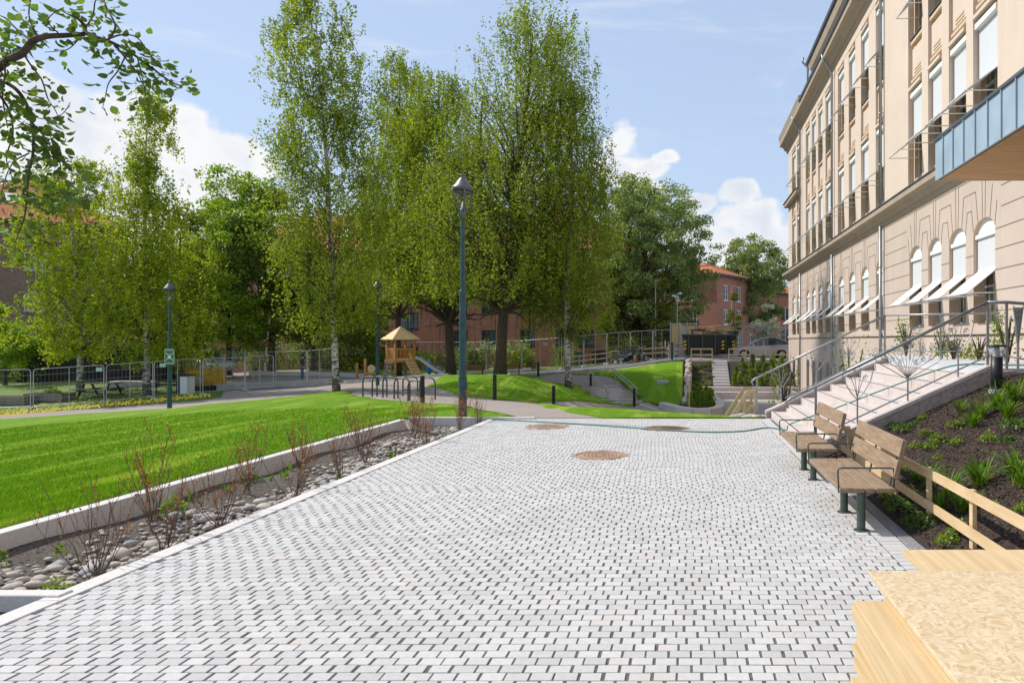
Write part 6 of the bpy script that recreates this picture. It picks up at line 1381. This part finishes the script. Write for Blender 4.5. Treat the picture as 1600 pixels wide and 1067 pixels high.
q = at(289, 39.2); t = thing('litter_bin', 'white and black waste cabinet beside the black bench', 'bin', q, R(-12)); k = MB(); k.box((.17, 0, .5), (.45, .5, 1.0), bev=.02); k.build('cabinet', m['white'], t); k = MB(); k.box((-.2, 0, .52), (.28, .48, 1.05)); k.box((0, 0, 1.08), (.9, .55, .05)); k.build('side_panel', m['black'], t)
q = at(210, 42.2); k = MB(); k.box((q.x, q.y, q.z + .15), (2.6, .6, .42), bev=.05); tag(k.build('concrete_block', m['concrete']), 'long pale concrete block behind the second birch', 'block')
q = at(322, 41.5); t = thing('yellow_container', 'battered yellow steel container in front of the silver car', 'container', q, R(-6)); k = MB(); yl = mat('worn_yellow_paint', (.50, .30, .02), .6, .3, 4)
k.box((0, 0, .75), (1.65, 1.2, .95), bev=.03); k.build('body', yl, t); k = MB(); k.box((0, -.62, .6), (.5, .03, .35)); k.build('worn_patch', m['concrete'], t); k = MB()
for x in (-.75, 0, .75): k.box((x, -.61, .78), (.07, .05, .95))
for z in (1.24, .28): k.box((0, -.61, z), (1.7, .06, .07))
k.build('ribs', yl, t); k = MB(); k.box((.1, -.1, .13), (2.0, 1.2, .3)); k.build('skid', m['black'], t)
struct(pline('concrete_edge', [(338, 41.2), (400, 41.8), (470, 42.0), (520, 41.6)], .8, .34, m['concrete']))
for i, (px, D) in enumerate(((352, 43.5), (365, 43.8), (376, 44.2))):
    q = at(px, D); k = MB(); k.box((q.x, q.y, q.z + .5), (.9, .7, .12), rz=i * .7, rot=None); tag(k.build('slab', m['grey_wood']), ['grey slab lying near the silver car', 'grey slab in the middle of the small pile', 'right hand grey slab of the small pile'][i], 'slab')

# ------------------------------------------------------------ cars
def lathe_wheel(t, x, y, r=.34):
    k = MB(); k.M = Matrix.Translation((x, y, r)) @ Matrix.Rotation(R(90), 4, 'X'); k.lathe([(r * .62, -.11), (r, -.10), (r, .10), (r * .62, .11)], 24); w_ = k.build('wheel', mat('tyre', (.02, .02, .02), .85) if 'ty' not in m else m['ty'], t, True)
    k = MB(); k.M = Matrix.Translation((x, y, r)) @ Matrix.Rotation(R(90), 4, 'X'); k.lathe([(.02, -.118), (r * .64, -.112), (r * .64, .112), (.02, .118)], 16); k.build('rim', m['galv'], w_)
def car(label, loc, rz, paint, side, green, L=4.75, W_=1.9, name='parked_car', wheels=(1.45, -1.45)):
    """side: lower/upper outline of the body; green: outline of the glasshouse, x forward"""
    t = thing(name, label, 'car', loc, rz)
    def loft(out, ws, name_, mt):
        n = len(out); V = []; Fq = []
        for w_, sc_, dz in ws:
            for x, z in out: V.append((x * sc_, w_, z + dz * (z > .9)))
        m_ = len(ws)
        for j in range(m_ - 1):
            for i in range(n): Fq.append((j * n + i, j * n + (i + 1) % n, (j + 1) * n + (i + 1) % n, (j + 1) * n + i))
        k = MB(); k.add(V, Fq + [tuple(range(n - 1, -1, -1)), tuple(range((m_ - 1) * n, m_ * n))]); o = k.build(name_, mt, t, False)
        for p in o.data.polygons: p.use_smooth = len(p.vertices) == 4
        return o
    h = W_ / 2; loft(side, [(-h, .965, -.05), (-h + .05, .985, -.01), (-h + .16, 1, 0), (0, 1, .015), (h - .16, 1, 0), (h - .05, .985, -.01), (h, .965, -.05)], 'body', paint)
    g2 = green; loft(g2, [(-h + .12, .97, 0), (-h + .26, .985, .0), (0, 1, .0), (h - .26, .985, .0), (h - .12, .97, 0)], 'windows', m['glass_b'])
    xs = [p[0] for p in g2]; zt = max(p[1] for p in g2)
    k = MB(); top = sorted([p for p in g2 if p[1] > zt - .16]); 
    for a, b in zip(top, top[1:]): k.beam((a[0] * .98, 0, a[1] + .008), (b[0] * .98, 0, b[1] + .008), W_ - .5, .03)
    for s0 in (-1, 1):
        up_ = sorted([p for p in g2 if p[1] > 1.0 or True]); 
        for a, b in zip(g2, g2[1:]):
            if (a[1] + b[1]) / 2 > .98: k.beam((a[0] * .98, s0 * (h - .2), a[1] + .004), (b[0] * .98, s0 * (h - .2), b[1] + .004), .14, .085)
        k.box((-.05, s0 * (h - .115), 1.17), (.06, .012, .42))
    k.build('roof', paint, t)
    for x in wheels:
        for y in (-h + .1, h - .1): lathe_wheel(t, x, y)
    for y in (-h + .28, h - .28): k = MB(); k.box((L / 2 - .16, y, .68), (.16, .34, .12), bev=.03); k.build('headlight', m['white'], t)
    for y in (-h + .25, h - .25): k = MB(); k.box((-L / 2 + .12, y, .85), (.12, .3, .14), bev=.03); k.build('tail_light', mat('red_lens', (.4, .01, .01), .3) if 'rl' not in m else m['rl'], t)
    for s0 in (-1, 1): k = MB(); k.box((.72, s0 * (h + .06), 1.02), (.14, .18, .12), bev=.03); k.build('wing_mirror', paint, t)
    return t
m['ty'] = mat('tyre', (.02, .02, .02), .85); m['rl'] = mat('red_lens', (.4, .01, .01), .3)
arch = lambda cx_: [(cx_ + .38 * math.cos(a), .34 + .38 * math.sin(a)) for a in np.linspace(0, math.pi, 9)]
grey = mat('slate_car_paint', (.46, .50, .57), .22, .03, metal=.5); silver = mat('silver_car_paint', (.62, .63, .64), .3, .03, metal=.5)
sd1 = [(2.3, .26)] + arch(1.42) + arch(-1.42) + [(-2.25, .28), (-2.36, .6), (-2.33, .95), (-2.2, 1.08), (-1.4, 1.06), (0, .98), (.95, .95), (1.6, .86), (2.1, .72), (2.34, .55)]
gr1 = [(1.15, .94), (.35, 1.40), (-.1, 1.55), (-.6, 1.60), (-1.2, 1.52), (-1.8, 1.30), (-2.2, 1.06)]
car('slate grey fastback car parked on the street beside the stucco building', (pd(1190, 54)[0], 54, .47), R(180), grey, sd1, gr1)
sd2 = [(2.2, .28)] + arch(1.38) + arch(-1.38) + [(-2.2, .3), (-2.32, .7), (-2.28, 1.05), (-1.2, 1.06), (.9, 1.0), (1.3, .98), (1.9, .86), (2.2, .7)]
gr2 = [(1.25, .98), (.55, 1.50), (.2, 1.60), (-1.4, 1.63), (-2.0, 1.52), (-2.27, 1.04)]
q = at(316, 48); car('silver estate car parked behind the yellow container', (q.x, q.y, q.z + .25), R(-28), silver, sd2, gr2)

# ------------------------------------------------------------ street side: skips, hoarding, steel bundle, bins
q = pd(1100, 51); t = thing('waste_skip', 'black open waste skip on the street, the nearer one', 'skip', (q[0], q[1], .47), R(4), 'waste skips on the street'); k = MB()
k.add([(-1.35, -.9, .35), (1.0, -.9, .35), (1.5, -.95, 1.75), (-1.55, -.95, 1.75), (-1.35, .9, .35), (1.0, .9, .35), (1.5, .95, 1.75), (-1.55, .95, 1.75)], [(0, 1, 2, 3), (1, 5, 6, 2), (5, 4, 7, 6), (4, 0, 3, 7), (0, 4, 5, 1)]); k.build('hull', m['black'], t)
k = MB(); k.box((0, -.98, 1.78), (3.2, .08, .1)); k.box((0, .98, 1.78), (3.2, .08, .1)); k.box((-1.6, 0, 1.78), (.08, 2, .1)); k.box((1.55, 0, 1.78), (.08, 2, .1)); k.build('rim_frame', m['rack'], t)
k = MB()
for x in (-1.2, -.2, .7): k.box((x, -1.0, 1.1), (.1, .1, 1.3))
k.build('ribs', m['rack'], t); k = MB(); yv = mat('warning_yellow', (.70, .52, .03), .6)
for x in (-1.45, 1.25):
    for i in range(3): k.beam((x - .1, -1.06, .75 + i * .25), (x + .1, -1.06, .85 + i * .25), .02, .1)
k.build('warning_stripes', yv, t)
q2 = pd(1120, 53.5); o = copy_thing(t, (q2[0], q2[1], .47), R(-3), 'black open waste skip piled with boards, the one behind'); 
for i in range(22):
    k = MB(); k.box((0, 0, 0), (rnd.uniform(1.0, 2.2), .12, .04)); o = k.build('timber_offcut', m['pine'])
    o.location = (q2[0] + rnd.uniform(-1.1, .9), q2[1] + rnd.uniform(-.6, .6), .47 + 1.86 + rnd.random() * .6); o.rotation_euler = (rnd.uniform(-.2, .2), rnd.uniform(-.2, .2), rnd.uniform(-.5, .5)); tag(o, 'pale timber offcut on the heap in the rear skip', 'timber', 'timber offcuts in the skip')
q = pd(1091, 52.2); t = thing('office_chair_scrap', 'black metal scrap sticking out of the nearer skip', 'scrap', (q[0], q[1] - .6, 2.1)); k = MB(); k.box((0, 0, .5), (1.1, .3, .09)); k.box((-.45, 0, .2), (.09, .25, .7)); k.box((.4, 0, .3), (.07, .2, .4)); k.box((0, 0, .1), (1.0, .3, .06)); k.build('frame', m['black'], t)
q = pd(1062, 54); t = thing('plywood_hoarding', 'hoarding of plywood sheets on grey concrete blocks', 'hoarding', (q[0], q[1], .3), R(3)); k = MB()
for i in range(3): k.prism([(-.9 + i * .75, 0), (-.3 + i * .75, 0), (-.42 + i * .75, 1.25), (-.8 + i * .75, 1.25)], 'y', -.3, .3)
k.build('concrete_blocks', m['concrete'], t); k = MB(); k.box((-.35, .1, 2.0), (.55, .04, 1.5)); k.box((.9, .1, 1.95), (.6, .04, 1.5)); k.build('plywood', m['pine_x'], t); k = MB(); k.box((.28, .1, 2.0), (.5, .04, 1.4)); k.build('poster', m['rope'], t); k = MB()
for x in (-.7, .0, .6, 1.3): k.box((x, .16, 2.0), (.06, .06, 1.9))
k.box((.3, .16, 2.82), (2.1, .06, .06)); k.build('posts', m['galv'], t)
q = at(985, 50); t = thing('steel_rod_bundle', 'untidy bundle of grey steel rods by the road', 'bundle', q, R(3)); k = MB(); rs = random.Random(3)  # loose pile of grey steel reinforcement rods
for i in range(110):
    a = Vector((rs.gauss(0, .5), rs.gauss(0, .25), .45 + rs.gauss(0, .28))); d = Vector((rs.uniform(.3, 1), rs.gauss(0, .3), rs.gauss(0, .28))).normalized() * rs.uniform(.3, .75); a.z = max(a.z, .2); k.tube([a - d, a + d], rs.uniform(.012, .03), 4)
k.build('rods', m['rack'], t); k = MB(); k.box((.35, -.35, .3), (.22, .1, .4), bev=.03, rz=.5); k.build('orange_bag', mat('orange_bag', (.7, .33, .03), .6), t)
t = thing('timber_road_guard', 'makeshift timber guard rail along the road below the brick house', 'fence')
pl = [(880, 50.2), (905, 50.4), (930, 50.6), (955, 50.8), (1003, 52.2), (1020, 52.4), (1046, 52.8)]
for i, (px, D) in enumerate(pl):
    q = at(px, D); k = MB(); k.box((q.x, q.y, q.z + .4), (.07, .06, 1.1)); k.build('post', m['pine'], t)
    if i and i != 4:
        p = at(*pl[i - 1])
        for z in (.5, .85): k = MB(); k.beam(p + Vector((0, -.05, z)), q + Vector((0, -.05, z + .03)), .03, .1); k.build('rail', m['pine'], t)
for px, D, lb in ((906, 55.5, 'teal wheeled bin left of the black bins'), (932, 55.6, 'black wheeled bin, left of the pair by the brick corner'), (942, 55.6, 'black wheeled bin, right of the pair by the brick corner'), (1012, 57, 'dark wheeled bin behind the steel bundle')):
    q = at(px, D); t = thing('wheeled_bin', lb, 'bin', q, 0, 'wheeled bins by the brick house'); k = MB(); k.prism([(-.28, .08), (.28, .08), (.36, 1.1), (-.36, 1.1)], 'y', -.35, .35); k.build('body', m['black'] if 'teal' not in lb else mat('teal_plastic', (.03, .12, .13), .5), t)
    k = MB(); k.box((0, 0, 1.14), (.76, .8, .07), bev=.02); k.build('lid', m['rack'], t)
q = at(1050, 47.9); k = MB(); k.tube([q, q + Vector((0, 0, 1.2))], .09, 10); tag(k.build('green_post', mat('green_post', (.02, .07, .035), .5)), 'short dark green post at the road edge above the green slope', 'post')
q = at(1058, 56); t = thing('camera_mast', 'slim mast with white camera heads behind the hoarding', 'mast', q); k = MB(); k.tube([(0, 0, 0), (0, 0, 5.2)], .04, 8); k.build('pole', m['galv'], t); k = MB()
for a, z in ((0, 5.2), (1, 4.9), (2, 5.0), (3, 4.7)): k.box((.25 * math.cos(a * 1.6), .1, z), (.3, .12, .14), bev=.03)
k.build('camera_heads', m['white'], t)
# red and white barrier pole leaning behind the fence
q = at(415, 50); k = MB()
for i in range(6): k.tube([q + Vector((.06 * i - .05, 0, .9 + .55 * i)), q + Vector((.06 * i + .01, 0, .9 + .55 * (i + 1)))], .05, 8, mi=i % 2)
k.tube([q, q + Vector((-.05, 0, .92))], .05, 8, mi=1)
tag(k.build('barrier_pole', [mat('red_band', (.5, .08, .05), .6), m['white']]), 'red and white banded pole leaning among the dark trees', 'pole')

# ------------------------------------------------------------ person behind the fence
q = at(472, 47); t = thing('person', 'person in a dark jacket and blue jeans standing behind the wire fence', 'person', q, R(-70))
def skin(name, verts, edges, rad, root, material, parent, lvl=2):
    me = bpy.data.meshes.new(name); me.from_pydata(verts, edges, []); o = bpy.data.objects.new(name, me); COL.objects.link(o)
    o.modifiers.new('s', 'SKIN'); o.modifiers.new('u', 'SUBSURF').levels = lvl; o.modifiers['u'].render_levels = lvl
    for i, r in enumerate(rad): v = me.skin_vertices[0].data[i]; v.radius = r if isinstance(r, tuple) else (r, r); v.use_root = i == root
    dg = bpy.context.evaluated_depsgraph_get(); m2 = bpy.data.meshes.new_from_object(o.evaluated_get(dg)); bpy.data.objects.remove(o); bpy.data.meshes.remove(me)
    m2.materials.clear(); m2.materials.append(material); m2.polygons.foreach_set('use_smooth', [True] * len(m2.polygons)); o = bpy.data.objects.new(name, m2); COL.objects.link(o); o.parent = parent; return o
skn = mat('skin', (.55, .34, .25), .6, .03)
vb = [(0, 0, .95), (0, 0, 1.15), (0, 0, 1.38), (0, .01, 1.50), (0, .03, 1.60), (0, .03, 1.70), (0, .13, 1.62)]; ed = [(0, 1), (1, 2), (2, 3), (3, 4), (4, 5)]; rd = [(.15, .10), (.14, .10), (.17, .10), .055, .085, .07]; vb = vb[:6]
for s0 in (-1, 1):
    n0 = len(vb); vb += [(s0 * .19, 0, 1.42), (s0 * .25, -.02, 1.15), (s0 * .24, .12, .95), (s0 * .23, .17, .88)]; ed += [(2, n0), (n0, n0 + 1), (n0 + 1, n0 + 2), (n0 + 2, n0 + 3)]; rd += [.065, .05, .035, .03]
    for fi, (dx, l) in enumerate(((-.025, .065), (-.008, .075), (.01, .07), (.026, .055))): kx = len(vb); vb.append((s0 * .23 + dx, .17 + l * .7, .88 - l * .7)); ed.append((n0 + 3, kx)); rd.append(.008)
    kx = len(vb); vb.append((s0 * .19, .20, .86)); ed.append((n0 + 3, kx)); rd.append(.009)
    n1 = len(vb); vb += [(s0 * .10, 0, .90), (s0 * .11, .02 + s0 * .03, .50), (s0 * .11, s0 * .05, .08), (s0 * .12, .14 + s0 * .05, .03)]; ed += [(0, n1), (n1, n1 + 1), (n1 + 1, n1 + 2), (n1 + 2, n1 + 3)]; rd += [.095, .065, .045, .04]
skin('body', vb, ed, rd, 0, skn, t)
vj = [(0, 0, .93), (0, 0, 1.15), (0, 0, 1.38), (0, 0, 1.47)]; ej = [(0, 1), (1, 2), (2, 3)]; rj = [(.18, .13), (.17, .125), (.2, .125), .075]
for s0 in (-1, 1): n0 = len(vj); vj += [(s0 * .2, 0, 1.42), (s0 * .26, -.02, 1.15), (s0 * .245, .11, .97)]; ej += [(2, n0), (n0, n0 + 1), (n0 + 1, n0 + 2)]; rj += [.08, .066, .052]
skin('jacket', vj, ej, rj, 0, mat('dark_jacket', (.03, .035, .05), .8), t)
vj = [(0, 0, .98), (0, 0, .90)]; ej = [(0, 1)]; rj = [(.16, .12), (.15, .12)]
for s0 in (-1, 1): n0 = len(vj); vj += [(s0 * .10, 0, .82), (s0 * .11, .02 + s0 * .03, .50), (s0 * .11, s0 * .05, .10)]; ej += [(1, n0), (n0, n0 + 1), (n0 + 1, n0 + 2)]; rj += [.105, .078, .06]
skin('jeans', vj, ej, rj, 0, mat('blue_jeans', (.06, .12, .22), .85), t)
k = MB(); k.lathe([(.02, 1.83), (.075, 1.80), (.10, 1.72), (.095, 1.64), (.06, 1.62)], 14, (0, .015, 0)); k.build('hair', mat('dark_hair', (.03, .02, .015), .7), t, True)
for nme, pr in (('nose', ((0, .125, 1.655), .012)), ('eye', ((-.03, .112, 1.68), .008)), ('eye', ((.03, .112, 1.68), .008)), ('ear', ((-.088, .03, 1.66), .018)), ('ear', ((.088, .03, 1.66), .018))):
    k = MB(); k.lathe([(.001, -pr[1]), (pr[1], 0), (.001, pr[1])], 8, pr[0]); k.build(nme, skn if nme != 'eye' else m['black'], t)

# prototypes that were only copied from
for o in lily + lady + sprout + [hp_, hp2]: bpy.data.objects.remove(o)

# tell look-alikes apart: the row they stand in and their count from the left
NUM = ['first', 'second', 'third', 'fourth', 'fifth', 'sixth', 'seventh', 'eighth', 'ninth', 'tenth', 'eleventh', 'twelfth']
def rows_of(grp, base, rows):
    L_ = [o for o in bpy.data.objects if o.get('group') == grp]
    L_.sort(key=lambda o: VY + (HC - o.location.z) * F / o.location.y); per = math.ceil(len(L_) / len(rows))
    for r, rn in enumerate(rows):
        q = sorted(L_[r * per:(r + 1) * per], key=lambda o: o.location.x / o.location.y)
        for i, o in enumerate(q): o['label'] = '%s, %s from the left%s' % (base, NUM[i], rn)
rows_of('low leafy plants on the mulch bank', 'leafy plant on the mulch bank', [', top row', ', second row', ', third row', ', lowest row'])
rows_of('low shrubs inside the curved wall', 'dense low shrub inside the curved wall', [' at the back', ' at the front'])
rows_of('small plants left of the pale steps', 'small plant left of the pale steps', [', upper row', ', lower row'])
rows_of('green sprouts in the planting bed', 'small fresh sprout in the left planting bed', [' of the farther ones', ' of the nearer ones'])
rows_of('low cushion plants in the planting bed', 'low green cushion plant in the planting bed', [''])
